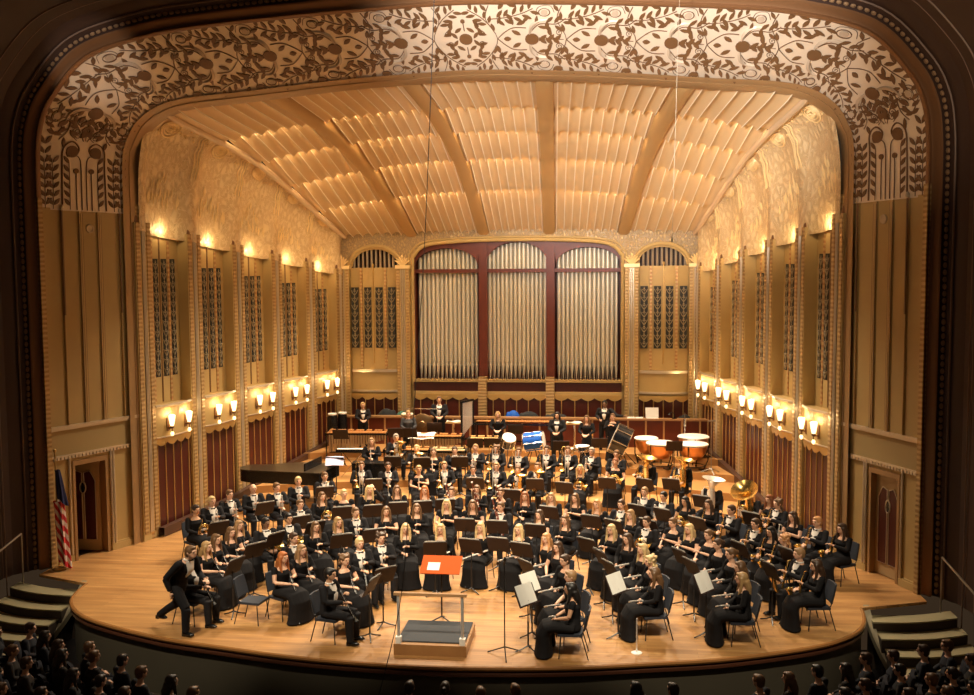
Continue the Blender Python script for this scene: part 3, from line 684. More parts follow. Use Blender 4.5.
# spandrel zone over the openings in gilt relief
mb = MB()
def lunz(x):  # lunette arch height at x
    u = abs(abs(x) - 5.08) / .90
    return 7.05 + .68 * math.sqrt(max(0, 1 - u * u)) if u < 1 else None
N = 180; xs = [-6.6 + 13.2 * i / N for i in range(N + 1)]
def low(x):
    if abs(x) < 3.73:
        for (xa, za), (xb_, zb) in zip(orgc, orgc[1:]):
            if xa <= x <= xb_ and xb_ > xa + 1e-6: return max(7.0, za + (zb - za) * (x - xa) / (xb_ - xa))
        return 7.98
    l = lunz(x); return l if l else 7.0
mb.grid(lambda u, v: (-6.6 + 13.2 * u, YB, low(-6.6 + 13.2 * u) + v * (8.45 - low(-6.6 + 13.2 * u))), N, 1, (0, .2, 0)); mb.obj('gilt_spandrel', M_FILB, wb)
# organ frame mouldings
mb = MB(); mb.tube([(x, YB - .02, z) for x, z in orgc], .07, 8); mb.tube([(x * 1.035, YB - .01, z + (.1 if z > 7.2 else 0)) for x, z in orgc], .035, 6); mb.obj('arch_moulding', M_WALL, wb, True)
# lower zone
mb = MB(); mb.box((-3.7, YB - .25, 2.94), (3.7, YB, 3.02)); 
for i in range(60): x = -3.62 + i * 7.24 / 59; mb.box((x - .03, YB - .30, 3.02), (x + .03, YB - .2, 3.06))
mb.box((-3.7, YB - .15, 2.50), (3.7, YB, 2.60)); mb.obj('ledge', M_WALL, wb)
mb = MB(); mb.box((-3.7, YB - .12, 2.60), (3.7, YB - .01, 2.94)); mb.obj('mahogany_band', M_RED, wb)
def valance(x0, x1, z, n, mb, bowd=0.0):
    def fn(u, v): return (x0 + (x1 - x0) * u, YB - .16 - bowd * math.sin(PI * u), z - v * (.12 + .10 * abs(math.sin(PI * n * u))))
    mb.grid(fn, n * 8, 1, (0, .02, 0))
mb = MB(); valance(-3.7, -1.35, 2.50, 5, mb); valance(-1.05, 1.05, 2.50, 5, mb); valance(1.35, 3.7, 2.50, 5, mb); valance(-6.0, -4.3, 2.50, 4, mb, .15); valance(4.3, 6.0, 2.50, 4, mb, .15); mb.obj('valance', M_GOLD, wb, True)
mb = MB(); mb.box((-3.7, YB - .1, 0), (3.7, YB - .005, 2.4)); mb.box((-6.0, YB - .1, 0), (-4.3, YB - .005, 2.4)); mb.box((4.3, YB - .1, 0), (6.0, YB - .005, 2.4)); mb.obj('mahogany_panel', M_RED, wb)
mb = MB()
for c, hw in ((-2.53, 1.17), (0, 1.05), (2.53, 1.17), (-5.15, .85), (5.15, .85)):
    for k in range(5): x = c - hw + (k + .5) * 2 * hw / 5; mb.tube([(x, YB - .12, .9), (x, YB - .12, 2.45)], .018, 6)
mb.obj('gilt_bead', M_GOLD, wb, True)
# short posts below the organ mullions
for x in (-1.2, 1.2):
    mb = MB(); mb.box((x - .15, YB - .32, 0), (x + .15, YB, 3.12)); mb.obj('post', M_GSTRIP, wb)
# side bays: pilasters, bowed drums, grilles, lunette pipes
for sd in (-1, 1):
    for xa, xb_ in ((3.80, 4.27), (6.0, 6.5)):
        mb = MB(); mb.box((min(sd * xa, sd * xb_), YB - .28, 0), (max(sd * xa, sd * xb_), YB, 7.02)); p = mb.obj('pilaster', M_WALL, wb)
        mb = MB()
        for xx in (xa + .06, xb_ - .06): mb.box((sd * xx - .05, YB - .30, .9), (sd * xx + .05, YB - .28, 6.95))
        mb.obj('carved_strip', M_GSTRIP, p); mb = MB()
        for q in (-.06, 0, .06): mb.tube([(sd * ((xa + xb_) / 2 + q), YB - .29, .9), (sd * ((xa + xb_) / 2 + q), YB - .29, 6.95)], .022, 6)
        mb.obj('shaft', M_SILV, p, True); mb = MB()
        c = sd * (xa + xb_) / 2; mb.box((c - .27, YB - .33, 6.98), (c + .27, YB, 7.10))
        for q in range(7): a = (q - 3) * .36; mb.tube([(c + .05 * math.sin(a), YB - .28, 7.1), (c + .22 * math.sin(a), YB - .3, 7.12 + .24 * math.cos(a)), (c + .30 * math.sin(a), YB - .36, 7.14 + .27 * math.cos(a))], [.03, .035, .02], 5)
        mb.ell((c, YB - .34, 7.40), (.05, .05, .07), 8, 6); mb.obj('leaf_capital', MATS['bright_gold'], p, True)
    def drum(z0, z1, d, m, nm, x0=4.3, x1=5.98):
        mb = MB(); mb.grid(lambda u, v: (sd * (x0 + (x1 - x0) * u), YB - d - .14 * math.sin(PI * u), z0 + (z1 - z0) * v), 16, 1, (0, .1, 0)); return mb.obj(nm, m, wb, True)
    drum(2.5, 7.02, .02, M_WALL, 'bowed_panel'); drum(3.27, 3.37, .10, M_SILV, 'bowed_moulding'); drum(2.55, 2.62, .08, M_SILV, 'bowed_moulding')
    for j in range(4):
        x = (4.34, 4.80, 5.21, 5.69)[j]
        mb = MB(); mb.box((min(sd * x, sd * (x + .25)), YB - .19, 4.15), (max(sd * x, sd * (x + .25)), YB - .09, 6.32)); gq = mb.obj('grille', M_GRILLE, wb); mb = MB(); lattice(mb, min(sd * x, sd * (x + .25)), max(sd * x, sd * (x + .25)), YB - .195, 4.18, 6.3, -1); mb.obj('lattice', M_LATT, gq)
    mb = MB()
    for x in (4.695, 5.575): mb.box((sd * x - .04, YB - .19, 3.4), (sd * x + .04, YB - .08, 7.02))
    mb.obj('rose_strip', M_RSTRIP, wb); mb = MB(); mb.tube([(sd * 5.13, YB - .18, 3.6), (sd * 5.13, YB - .18, 7.06)], .022, 6); mb.ell((sd * 5.13, YB - .18, 7.1), (.045, .045, .07), 8, 6); mb.obj('reed_moulding', M_GOLD, wb, True)
    # lunette
    mb = MB(); mb.tube([(sd * 5.08 + .96 * math.cos(a), YB - .03, 7.05 + .74 * math.sin(a)) for a in [PI * j / 20 for j in range(21)]], .075, 8); mb.tube([(sd * 5.08 + .86 * math.cos(a), YB - .01, 7.05 + .65 * math.sin(a)) for a in [PI * j / 20 for j in range(21)]], .03, 6); mb.obj('lunette_moulding', M_WALL, wb, True)
    mb = MB(); mb.box((sd * 5.08 - .95, YB + .35, 6.9), (sd * 5.08 + .95, YB + .4, 7.9)); mb.obj('lunette_back', M_DARK, wb)
    mb = MB()
    for q in range(11):
        x = -.80 + q * .16; mb.tube([(sd * 5.08 + x, YB + .12, 6.95), (sd * 5.08 + x, YB + .12, 7.05 + .66 * math.sqrt(max(0, 1 - (x / .9) ** 2)))], .045, 8)
    mb.obj('lunette_pipes', mat('dark_tin', (0.42, 0.34, 0.25), 0.4, 0.6), wb, True)
# the organ itself
org = thing('pipe_organ', 'pipe organ, three banks of silver pipes in dark red case on the back wall', 'pipe organ', (0, YB, 0))
mb = MB(); mb.box((-3.73, .95, 2.84), (3.73, 1.0, 8.1)); mb.box((-3.73, .0, 2.84), (-3.66, 1.0, 7.3)); mb.box((3.66, .0, 2.84), (3.73, 1.0, 7.3)); mb.box((-3.73, .0, 2.84), (3.73, 1.0, 2.99))
mb.box((-3.5, .05, 8.0), (3.5, 1.0, 8.1))
for x in (-1.2, 1.2): mb.box((x - .15, .05, 2.9), (x + .15, .35, 7.95))
mb.box((-3.7, .12, 6.82), (3.7, .26, 6.95)); 
case = mb.obj('organ_case', M_REDW, org)
# spandrels: arched heads of each bank
mb = MB()
for c, hw, zt in ((-2.52, 1.12, 7.70), (0, 1.10, 7.90), (2.52, 1.12, 7.70)):
    for sg in (-1, 1):
        pts = [(c + sg * hw, 7.1)] + [(c + sg * hw * math.cos(a), 7.1 + (zt - 7.1) * math.sin(a)) for a in [PI / 2 * j / 8 for j in range(1, 9)]] + [(c, 8.05), (c + sg * (hw + .12), 8.05)]
        if abs(c) > 1 and sg * c > 0: pts = pts[:-2] + [(c, 7.93), (c + sg * hw * .55, 7.88), (c + sg * hw, 7.62), (c + sg * (hw + .12), 7.3)]
        mb.prism(pts, 'y', .10, .16)
mb.obj('case_spandrel', M_REDW, case)
def pipe_mesh(h, r, nm='organ_pipe'):
    mb = MB(); mb.lathe([(.018, 0), (.03, .12), (r, .48), (r, .50), (r * .72, .54), (r * .9, .60), (r * 1.03, .64), (r, .66), (r, h)], 10)
    return mb.mesh(nm, M_PIPE, True)
for bi, (c, hw, zt) in enumerate(((-2.50, 1.10, 7.68), (0, 1.07, 7.88), (2.50, 1.10, 7.68))):
    n = 14
    for k in range(n):
        x = c - hw + (k + .5) * 2 * hw / n; u = (x - c) / (hw + .08); top = 7.08 + (zt - 7.08) * math.sqrt(max(0, 1 - u * u)); hgt = top - 3.0
        o = mk('organ_pipe', pipe_mesh(hgt, .064 + .006 * math.cos(k * 1.7)), org); o.location = (x, .42, 3.0)
    for k in range(n - 1):
        x = c - hw + (k + 1) * 2 * hw / n; u = (x - c) / (hw + .08); top = 7.08 + (zt - 7.08) * math.sqrt(max(0, 1 - u * u)); mb = MB(); mb.tube([(0, 0, .45), (0, 0, top - 3.0)], .05, 8); mb.tube([(0, 0, 0), (0, 0, .45)], .012, 5)
        o = mb.obj('organ_pipe', M_PIPE, org, True); o.location = (x, .56, 3.0)
# choir wall in front of the organ
cw = MB(); cw.box((-6.55, 34.2, .6), (6.55, 34.35, 1.80)); chw = struct('wall_choir', cw, M_REDW)
mb = MB(); mb.box((-6.55, 34.12, 1.80), (6.55, 34.43, 1.86)); mb.obj('wall_cap', mat('cap_wood', (0.33, 0.17, 0.07), 0.4), chw)
mb = MB()
for i in range(22): x = -6.3 + i * .6; mb.box((x - .03, 34.17, .87), (x + .03, 34.2, 1.80))
mb.obj('cap_strip', mat('strip_wood', (0.48, 0.27, 0.11), 0.4), chw)
mb = MB(); mb.box((-6.5, 34.35, .87), (6.5, YB - .1, 1.0)); struct('floor_choir', mb, M_TREAD)

# ================================================================ SIDE STAIRS
for sd, nm in ((-1, 'left'), (1, 'right')):
    o = thing('side_steps', 'cream-edged steps down to the audience at the stage %s corner' % nm, 'steps', (sd * 9.1, 20.9, 0))
    dark = MB(); tr = MB()
    for i in range(5):
        z = -.19 * (i + 1); y0 = -.42 * i
        def arcp(u, yy): return (sd * (-.62 + 1.75 * u + .06 * i), yy - .22 * math.sin(PI * u) * .6 + .42 * u)
        n = 8
        poly = [arcp(q / n, y0) for q in range(n + 1)] + [arcp(q / n, y0 - .42) for q in range(n, -1, -1)]
        dark.prism(poly, 'z', -1.15, z - .03); tr.prism(poly, 'z', z - .03, z)
        dark.prism([arcp(q / n, y0 - .40) for q in range(n + 1)] + [arcp(q / n, y0 - .425) for q in range(n, -1, -1)], 'z', z - .19, z - .03)
    dark.obj('step_block', M_TREAD, o); tr.obj('step_tread', M_CARPET, o)
    mb = MB(); mb.grid(lambda u, v: (sd * (-.72 + .12 * v + .30 * u * u), .0 - 1.2 * u, .02 - .98 * u), 12, 1, (0, 0, -.14)); mb.obj('stringer', mat('stringer_cream', (0.45, 0.38, 0.25), 0.7), o, True)
    o = thing('handrail', 'thin metal handrail on the auditorium wall beside the %s steps' % nm, 'handrail', (sd * 9.9, 20.9, 0))
    mb = MB(); mb.tube([(0, 0, 1.05), (sd * .75, -2.6, -.05)], .022, 8); mb.obj('rail', mat('rail_steel', (0.4, 0.36, 0.3), 0.35, 0.8), o, True)
    mb = MB(); mb.tube([(0, 0, 1.05), (0, 0, -.1)], .018, 6); mb.tube([(sd * .5, -1.8, .3), (sd * .5, -1.8, -1.0)], .018, 6); mb.obj('rail_post', MATS['rail_steel'], o, True)
# raised panels on the dark auditorium side walls
for sd, nm in ((-1, 'trim_9'), (1, 'trim_10')):
    mb = MB()
    for k, (t0) in enumerate((.05, .2, .35, .5)):
        y = 21.2 - 5.2 * t0; x = 10.32 + .9 * t0 - .02
        mb.tube([(sd * (x - .02), y, -.9), (sd * (x - .02), y, 8.2)], .014, 5)
    struct(nm, mb, M_DARKL, True)
# players: x, y, sex, hair colour, hair style, instrument
PEOPLE = [
    (-6.62, 22.82, 'f', 'dark', 'bun', 'horn'),
    (-6.52, 23.58, 'm', 'blond', 'short', 'trumpet'),
    (-6.36, 24.35, 'm', 'brown', 'short', 'trumpet'),
    (-6.00, 25.08, 'm', 'bald', 'bald', 'trumpet'),
    (-5.44, 25.29, 'm', 'brown', 'short', 'trumpet'),
    (-5.00, 20.87, 'f', 'brown', 'long', 'clarinet'),
    (-5.04, 21.47, 'f', 'lightbrown', 'long', 'clarinet'),
    (-4.46, 21.59, 'm', 'black', 'short', 'horn'),
    (-4.07, 22.05, 'm', 'black', 'short', 'horn'),
    (-5.10, 20.27, 'f', 'brown', 'long', 'clarinet'),
    (-5.07, 19.68, 'f', 'darkblond', 'long', 'clarinet'),
    (-4.95, 18.60, 'm', 'brown', 'short', 'clarinet'),
    (-5.10, 26.09, 'm', 'blond', 'short', 'trumpet'),
    (-4.56, 26.78, 'm', 'brown', 'short', 'trumpet'),
    (-4.23, 23.45, 'm', 'brown', 'short', 'horn'),
    (-3.99, 24.49, 'f', 'brown', 'long', 'horn'),
    (-3.51, 24.85, 'f', 'blond', 'bun', 'horn'),
    (-3.92, 28.39, 'm', 'brown', 'short', 'trombone'),
    (-2.97, 25.33, 'f', 'blond', 'long', 'horn'),
    (-3.12, 28.35, 'm', 'darkbrown', 'short', 'trumpet'),
    (-2.25, 25.43, 'f', 'brown', 'long', 'clarinet'),
    (-3.43, 20.39, 'm', 'darkbrown', 'short', 'clarinet'),
    (-3.28, 21.51, 'f', 'brown', 'long', 'clarinet'),
    (-2.89, 21.97, 'f', 'darkblond', 'long', 'clarinet'),
    (-2.68, 22.76, 'm', 'brown', 'short', 'clarinet'),
    (-2.02, 23.10, 'f', 'brown', 'long', 'clarinet'),
    (-1.93, 20.11, 'm', 'blond', 'short', 'clarinet'),
    (-1.58, 20.59, 'm', 'darkbrown', 'curly', 'clarinet'),
    (-1.24, 21.54, 'f', 'blond', 'long', 'oboe'),
    (-3.03, 19.64, 'f', 'lightbrown', 'long', 'clarinet'),
    (-3.24, 19.08, 'f', 'red', 'long', 'clarinet'),
    (-1.97, 17.96, 'm', 'black', 'short', 'clarinet'),
    (-1.97, 19.03, 'f', 'brown', 'curly', 'clarinet'),
    (-2.18, 28.16, 'f', 'darkblond', 'short', 'trumpet'),
    (-1.51, 28.59, 'm', 'lightbrown', 'short', 'trombone'),
    (-1.52, 25.46, 'f', 'red', 'long', 'clarinet'),
    (-0.76, 25.18, 'm', 'brown', 'short', 'bassoon'),
    (-0.59, 28.06, 'm', 'darkbrown', 'short', 'trumpet'),
    (-0.18, 25.65, 'f', 'brown', 'long', 'bassoon'),
    (0.02, 28.57, 'm', 'lightbrown', 'short', 'trombone'),
    (0.68, 28.13, 'm', 'brown', 'short', 'euphonium'),
    (0.48, 25.35, 'f', 'brown', 'short', 'bassoon'),
    (1.13, 24.98, 'f', 'auburn', 'long', 'clarinet'),
    (-1.35, 23.44, 'f', 'brown', 'long', 'clarinet'),
    (-0.70, 23.95, 'f', 'blond', 'long', 'clarinet'),
    (-0.06, 23.95, 'f', 'brown', 'long', 'clarinet'),
    (0.66, 23.64, 'm', 'brown', 'short', 'bassoon'),
    (-0.46, 21.58, 'f', 'blond', 'long', 'flute'),
    (0.40, 21.80, 'f', 'blond', 'long', 'flute'),
    (1.26, 21.70, 'f', 'blond', 'long', 'flute'),
    (1.20, 28.66, 'm', 'brown', 'short', 'euphonium'),
    (2.43, 28.66, 'f', 'blond', 'long', 'horn'),
    (3.43, 28.59, 'f', 'auburn', 'short', 'horn'),
    (1.80, 24.93, 'f', 'lightbrown', 'long', 'clarinet'),
    (2.40, 24.90, 'f', 'brown', 'long', 'clarinet'),
    (2.95, 24.27, 'f', 'strawberry', 'long', 'horn'),
    (3.53, 24.13, 'm', 'darkbrown', 'short', 'horn'),
    (3.73, 23.29, 'f', 'lightbrown', 'long', 'clarinet'),
    (1.62, 23.10, 'f', 'darkbrown', 'long', 'clarinet'),
    (2.24, 22.64, 'f', 'brown', 'long', 'clarinet'),
    (1.91, 21.02, 'f', 'strawberry', 'long', 'flute'),
    (3.28, 21.88, 'f', 'blond', 'long', 'clarinet'),
    (4.14, 25.59, 'm', 'lightbrown', 'short', 'trumpet'),
    (3.91, 20.35, 'f', 'blond', 'long', 'flute'),
    (4.59, 25.11, 'm', 'black', 'short', 'trumpet'),
    (5.10, 24.77, 'f', 'black', 'long', 'horn'),
    (5.63, 24.49, 'f', 'darkbrown', 'long', 'sax'),
    (6.09, 23.78, 'm', 'darkbrown', 'short', 'sax'),
    (4.07, 22.49, 'm', 'darkbrown', 'short', 'horn'),
    (4.66, 22.59, 'f', 'brown', 'short', 'clarinet'),
    (4.98, 22.08, 'f', 'blond', 'long', 'clarinet'),
    (5.35, 21.61, 'f', 'brown', 'bun', 'clarinet'),
    (5.47, 20.88, 'f', 'darkbrown', 'bun', 'flute'),
    (6.46, 22.52, 'm', 'darkbrown', 'short', 'sax'),
    (7.17, 25.15, 'f', 'auburn', 'long', 'horn'),
    (6.71, 21.98, 'f', 'black', 'long', 'sax'),
    (5.28, 28.41, 'm', 'brown', 'short', 'tuba'),
    (4.31, 28.62, 'm', 'darkbrown', 'short', 'tuba'),
    (5.93, 26.70, 'm', 'darkbrown', 'short', 'silvertuba'),
    (6.76, 25.59, 'm', 'black', 'short', 'tuba'),
    (7.27, 24.55, 'm', 'brown', 'curly', 'sax'),
    (7.43, 23.44, 'f', 'darkbrown', 'long', 'trumpet'),
    (7.85, 22.82, 'm', 'strawberry', 'short', 'sax'),
    (8.29, 22.41, 'f', 'darkbrown', 'long', 'sax'),
    (6.89, 21.38, 'f', 'strawberry', 'curly', 'sax'),
    (6.97, 20.17, 'm', 'lightbrown', 'short', 'sax'),
    (7.17, 19.52, 'f', 'darkbrown', 'long', 'sax'),
    (2.74, 30.02, 'm', 'grey', 'short', 'trumpet'),
    (3.47, 29.62, 'm', 'brown', 'short', 'trumpet'),
    (-1.39, 29.86, 'm', 'darkbrown', 'short', 'trumpet'),
    (-0.81, 30.31, 'm', 'lightbrown', 'short', 'trumpet'),
    (-0.17, 30.24, 'm', 'brown', 'curly', 'trombone'),
    (0.56, 29.84, 'm', 'brown', 'short', 'trombone'),
    (1.38, 30.25, 'm', 'darkbrown', 'short', 'trombone'),
    (2.02, 30.18, 'm', 'brown', 'short', 'trombone'),
    (-4.03, 30.16, 'f', 'lightbrown', 'long', 'trumpet'),
    (-3.38, 30.73, 'm', 'grey', 'short', 'euphonium'),
    (-2.59, 30.04, 'm', 'blond', 'short', 'euphonium'),
    (-2.02, 29.73, 'f', 'brown', 'short', 'trumpet'),
    (2.18, 20.37, 'f', 'darkbrown', 'long', 'flute'),
    (2.37, 19.42, 'f', 'darkbrown', 'bun', 'flute'),
    (2.52, 18.37, 'f', 'lightbrown', 'short', 'flute'),
    (2.55, 17.64, 'f', 'black', 'long', 'flute'),
    (3.62, 21.14, 'f', 'darkbrown', 'long', 'flute'),
    (4.03, 19.53, 'f', 'blond', 'curly', 'flute'),
    (4.07, 18.71, 'f', 'brown', 'long', 'flute'),
    (5.65, 20.18, 'f', 'brown', 'bun', 'flute'),
    (5.71, 19.28, 'f', 'brown', 'long', 'flute'),
    (5.65, 18.55, 'f', 'darkblond', 'long', 'flute'),
]
# music stands (x, y) with the desk facing the players
STANDS = [(-3.24, 23.61), (-2.53, 23.86), (-1.98, 24.2), (-4.03, 22.35), (-1.4, 24.39), (-0.84, 24.73), (-0.07, 22.72), (0.69, 22.61), (-0.44, 20.7), (0.3, 20.98), (0.88, 21.14), (1.42, 20.77),
          (0.73, 25.9), (1.23, 27.3), (2.06, 26.9), (1.6, 22.35), (1.81, 24.1), (2.84, 23.3), (3.41, 22.92), (2.81, 21.22), (4.25, 27.56), (3.95, 24.45), (3.91, 22.9), (4.95, 27.62), (4.55, 24.1), (5.3, 23.3),
          (-3.14, 29.1), (-3.21, 26.9), (-2.24, 29.0), (-1.14, 29.2), (-0.43, 27.3), (-5.71, 21.9), (-4.26, 19.03), (-4.25, 20.17), (-4.1, 21.05), (-3.5, 22.1), (-2.59, 21.1), (-2.0, 21.6),
          (-1.24, 18.07), (-1.13, 18.73), (1.76, 17.76), (1.78, 18.46), (1.67, 19.44), (3.39, 18.57), (3.29, 19.54), (3.12, 20.32), (4.73, 20.52), (4.89, 19.82), (5.02, 18.79), (6.38, 19.74), (6.0, 21.2), (5.6, 25.6), (6.6, 23.9),
          (-5.3, 23.9), (-4.3, 25.8), (3.2, 27.6), (6.9, 21.0)]
# listeners: head positions seen over the lower edge of the photograph
AUDIENCE = [(-7.59, 16.75), (-7.85, 17.78), (-7.42, 17.5), (-6.85, 17.0), (-6.25, 17.0), (-6.93, 16.16), (-5.94, 16.6), (-5.4, 16.5), (-5.89, 15.78), (-5.3, 15.6), (-4.64, 15.13), (-6.01, 15.0), (-6.75, 15.06), (-4.72, 15.9),
            (-4.05, 15.6), (-3.49, 15.18), (-8.45, 17.6), (-8.2, 16.9), (-6.5, 16.5), (-8.3, 16.1), (-7.45, 15.8), (5.69, 16.64), (6.25, 16.9), (6.75, 17.15), (7.25, 17.4), (7.76, 17.65), (8.23, 18.1), (8.8, 18.3),
            (9.3, 18.7), (7.42, 16.75), (7.0, 16.3), (8.48, 17.02), (9.0, 17.4), (9.5, 17.95), (8.1, 17.44), (8.01, 16.39), (8.6, 16.5), (9.15, 16.8), (3.66, 16.15), (4.25, 16.1), (-0.04, 15.78), (0.54, 15.84), (1.16, 15.63), (1.70, 15.84)]
# ================================================================ PEOPLE
SKIN = [mat('skin_fair', (0.72, 0.42, 0.28), 0.5), mat('skin_tan', (0.58, 0.32, 0.19), 0.5), mat('skin_deep', (0.22, 0.11, 0.06), 0.5)]
HAIR = {'blond': (0.60, 0.42, 0.20), 'darkblond': (0.40, 0.24, 0.10), 'lightbrown': (0.32, 0.18, 0.08), 'brown': (0.14, 0.07, 0.03), 'darkbrown': (0.06, 0.03, 0.016), 'dark': (0.03, 0.018, 0.012),
        'black': (0.012, 0.009, 0.008), 'red': (0.42, 0.13, 0.035), 'auburn': (0.24, 0.08, 0.03), 'strawberry': (0.52, 0.25, 0.10), 'grey': (0.36, 0.30, 0.25), 'bald': (0.20, 0.12, 0.06)}
HAIRM = {k: mat('hair_' + k, v, 0.45) for k, v in HAIR.items()}
M_JACK = mat('black_jacket', (0.013, 0.012, 0.014), 0.85, spec=0.25); M_DRESS = mat('black_dress', (0.009, 0.008, 0.009), 0.85, spec=0.2); M_SHIRT = mat('white_shirt', (0.80, 0.74, 0.68), 0.6)
M_SHOE = mat('black_shoe', (0.008, 0.008, 0.008), 0.2); M_EYE = mat('eye_dark', (0.03, 0.02, 0.015), 0.3); M_LIP = mat('lip', (0.45, 0.13, 0.10), 0.5)
M_DSHIRT = mat('dark_shirt', (0.03, 0.028, 0.03), 0.7)
_tmp = []
def remesh(mb, name, m, vox=0.012, sm=True):
    me = mb.mesh(name + '_raw', m); o = bpy.data.objects.new('tmp', me); COL.objects.link(o)
    r = o.modifiers.new('r', 'REMESH'); r.mode = 'VOXEL'; r.voxel_size = vox; r.use_smooth_shade = sm
    s = o.modifiers.new('s', 'SMOOTH'); s.iterations = 2; s.factor = 0.5
    dg = bpy.context.evaluated_depsgraph_get(); out = bpy.data.meshes.new_from_object(o.evaluated_get(dg)); out.name = name
    if not out.materials: out.materials.append(m)
    bpy.data.objects.remove(o); bpy.data.meshes.remove(me); return out
V = Vector
def mirror(p): return V((-p[0], p[1], p[2]))
def joints(pose='seat', arms='lap'):
    J = {}
    if pose == 'seat':
        J.update(pel=V((0, -.03, .53)), waist=V((0, -.03, .72)), chest=V((0, -.01, .92)), neck=V((0, -.015, 1.07)), head=V((0, .015, 1.235)),
                 hip=[V((.09, 0, .53)), V((-.09, 0, .53))], knee=[V((.13, .44, .52)), V((-.13, .44, .52))], ank=[V((.14, .46, .09)), V((-.13, .42, .09))])
    elif pose == 'stand':
        J.update(pel=V((0, 0, .93)), waist=V((0, 0, 1.12)), chest=V((0, .01, 1.32)), neck=V((0, -.005, 1.47)), head=V((0, .03, 1.64)),
                 hip=[V((.09, 0, .92)), V((-.09, 0, .92))], knee=[V((.11, .02, .50)), V((-.11, .02, .50))], ank=[V((.12, -.02, .09)), V((-.12, -.02, .09))])
    elif pose == 'stride':
        J.update(pel=V((0, 0, .88)), waist=V((0, .06, 1.05)), chest=V((0, .15, 1.23)), neck=V((0, .22, 1.36)), head=V((0, .31, 1.50)),
                 hip=[V((.09, 0, .88)), V((-.09, 0, .88))], knee=[V((.10, .26, .50)), V((-.10, -.12, .48))], ank=[V((.10, .24, .09)), V((-.10, -.52, .22))])
    s = J['neck']
    sh = V((.185, s.y - .01, s.z - .045))
    J['sh'] = [sh, mirror(sh)]; c = J['chest']
    A = {'lap': ((.25, .05, -.14), (.09, .27, -.23), None, None), 'front': ((.25, .07, -.14), (.07, .33, -.16), (-.24, .09, -.12), (-.03, .30, -.02)),
         'high': ((.26, .10, -.12), (.06, .30, .04), None, None), 'wide': ((.27, .08, -.14), (.20, .30, -.06), (-.26, .08, -.14), (-.14, .30, -.16)),
         'raise': ((.27, .06, -.12), (.10, .28, -.2), (-.33, .10, .02), (-.13, .02, .34)), 'down': ((.25, -.02, -.16), (.24, .08, -.40), None, None),
         'reach': ((.27, .0, -.12), (.12, .24, -.2), (-.42, .10, -.08), (-.66, .22, -.06))}[arms]
    el = [c + V(A[0]), c + (V(A[2]) if A[2] else mirror(A[0]))]; wr = [c + V(A[1]), c + (V(A[3]) if A[3] else mirror(A[1]))]
    if pose == 'stride': el = [c + V((.26, -.16, -.18)), c + V((-.25, .10, -.20))]; wr = [c + V((.22, -.10, -.42)), c + V((-.14, .32, -.24))]
    J['el'], J['wr'] = el, wr; return J
def body_mesh(J, name):
    mb = MB()
    mb.tube([J['pel'] - V((0, 0, .06)), J['pel'], J['waist'], J['chest'], J['neck'] - V((0, 0, .03))], [.10, .125, .108, .13, .07], 12, sx=1.28)
    h = J['head']; mb.tube([J['neck'] - V((0, 0, .04)), h - V((0, .01, .07))], [.06, .05], 10)
    mb.ell(h, (.076, .096, .113), 14, 10); mb.ell(h + V((0, .035, -.058)), (.052, .058, .052), 10, 8); mb.ell(h + V((0, .102, -.012)), (.014, .020, .026), 8, 6)
    mb.ell(h + V((0, .085, .03)), (.05, .02, .02), 8, 6)
    for sx in (1, -1): mb.ell(h + V((.078 * sx, 0, -.005)), (.012, .02, .03), 8, 6)
    for k in (0, 1):
        mb.tube([J['hip'][k], J['hip'][k].lerp(J['knee'][k], .5), J['knee'][k]], [.085, .075, .055], 10); mb.tube([J['knee'][k], J['knee'][k].lerp(J['ank'][k], .35), J['ank'][k]], [.055, .052, .035], 10)
        f = J['ank'][k]; mb.tube([f + V((0, -.03, -.03)), f + V((0, .14, -.055))], [.035, .028], 8)
        mb.tube([J['sh'][k], J['sh'][k].lerp(J['el'][k], .5), J['el'][k]], [.052, .045, .036], 10); mb.tube([J['el'][k], J['el'][k].lerp(J['wr'][k], .4), J['wr'][k]], [.036, .036, .024], 10)
        w = J['wr'][k]; d = (w - J['el'][k]).normalized(); side = V((-1 if w.x > 0 else 1, 0, 0)); side = (side - d * side.dot(d)).normalized(); up = d.cross(side)
        pc = w + d * .05; mb.ell(pc, (.036, .036, .028), 8, 6)
        for q in range(4):
            b = w + d * .075 + side * (.03 - .02 * q); L = (.060, .070, .066, .052)[q]; cdir = -up if up.z > 0 else up
            mb.tube([b - d * .02, b + d * L * .5, b + d * L * .8 + cdir * L * .35, b + d * L * .85 + cdir * L * .7], [.011, .010, .009, .008], 6)
        b = w + d * .03 + side * .03; mb.tube([b, b + side * .03 + d * .03, b + side * .032 + d * .06], [.013, .012, .009], 6)
    return remesh(mb, name, SKIN[0], .011)
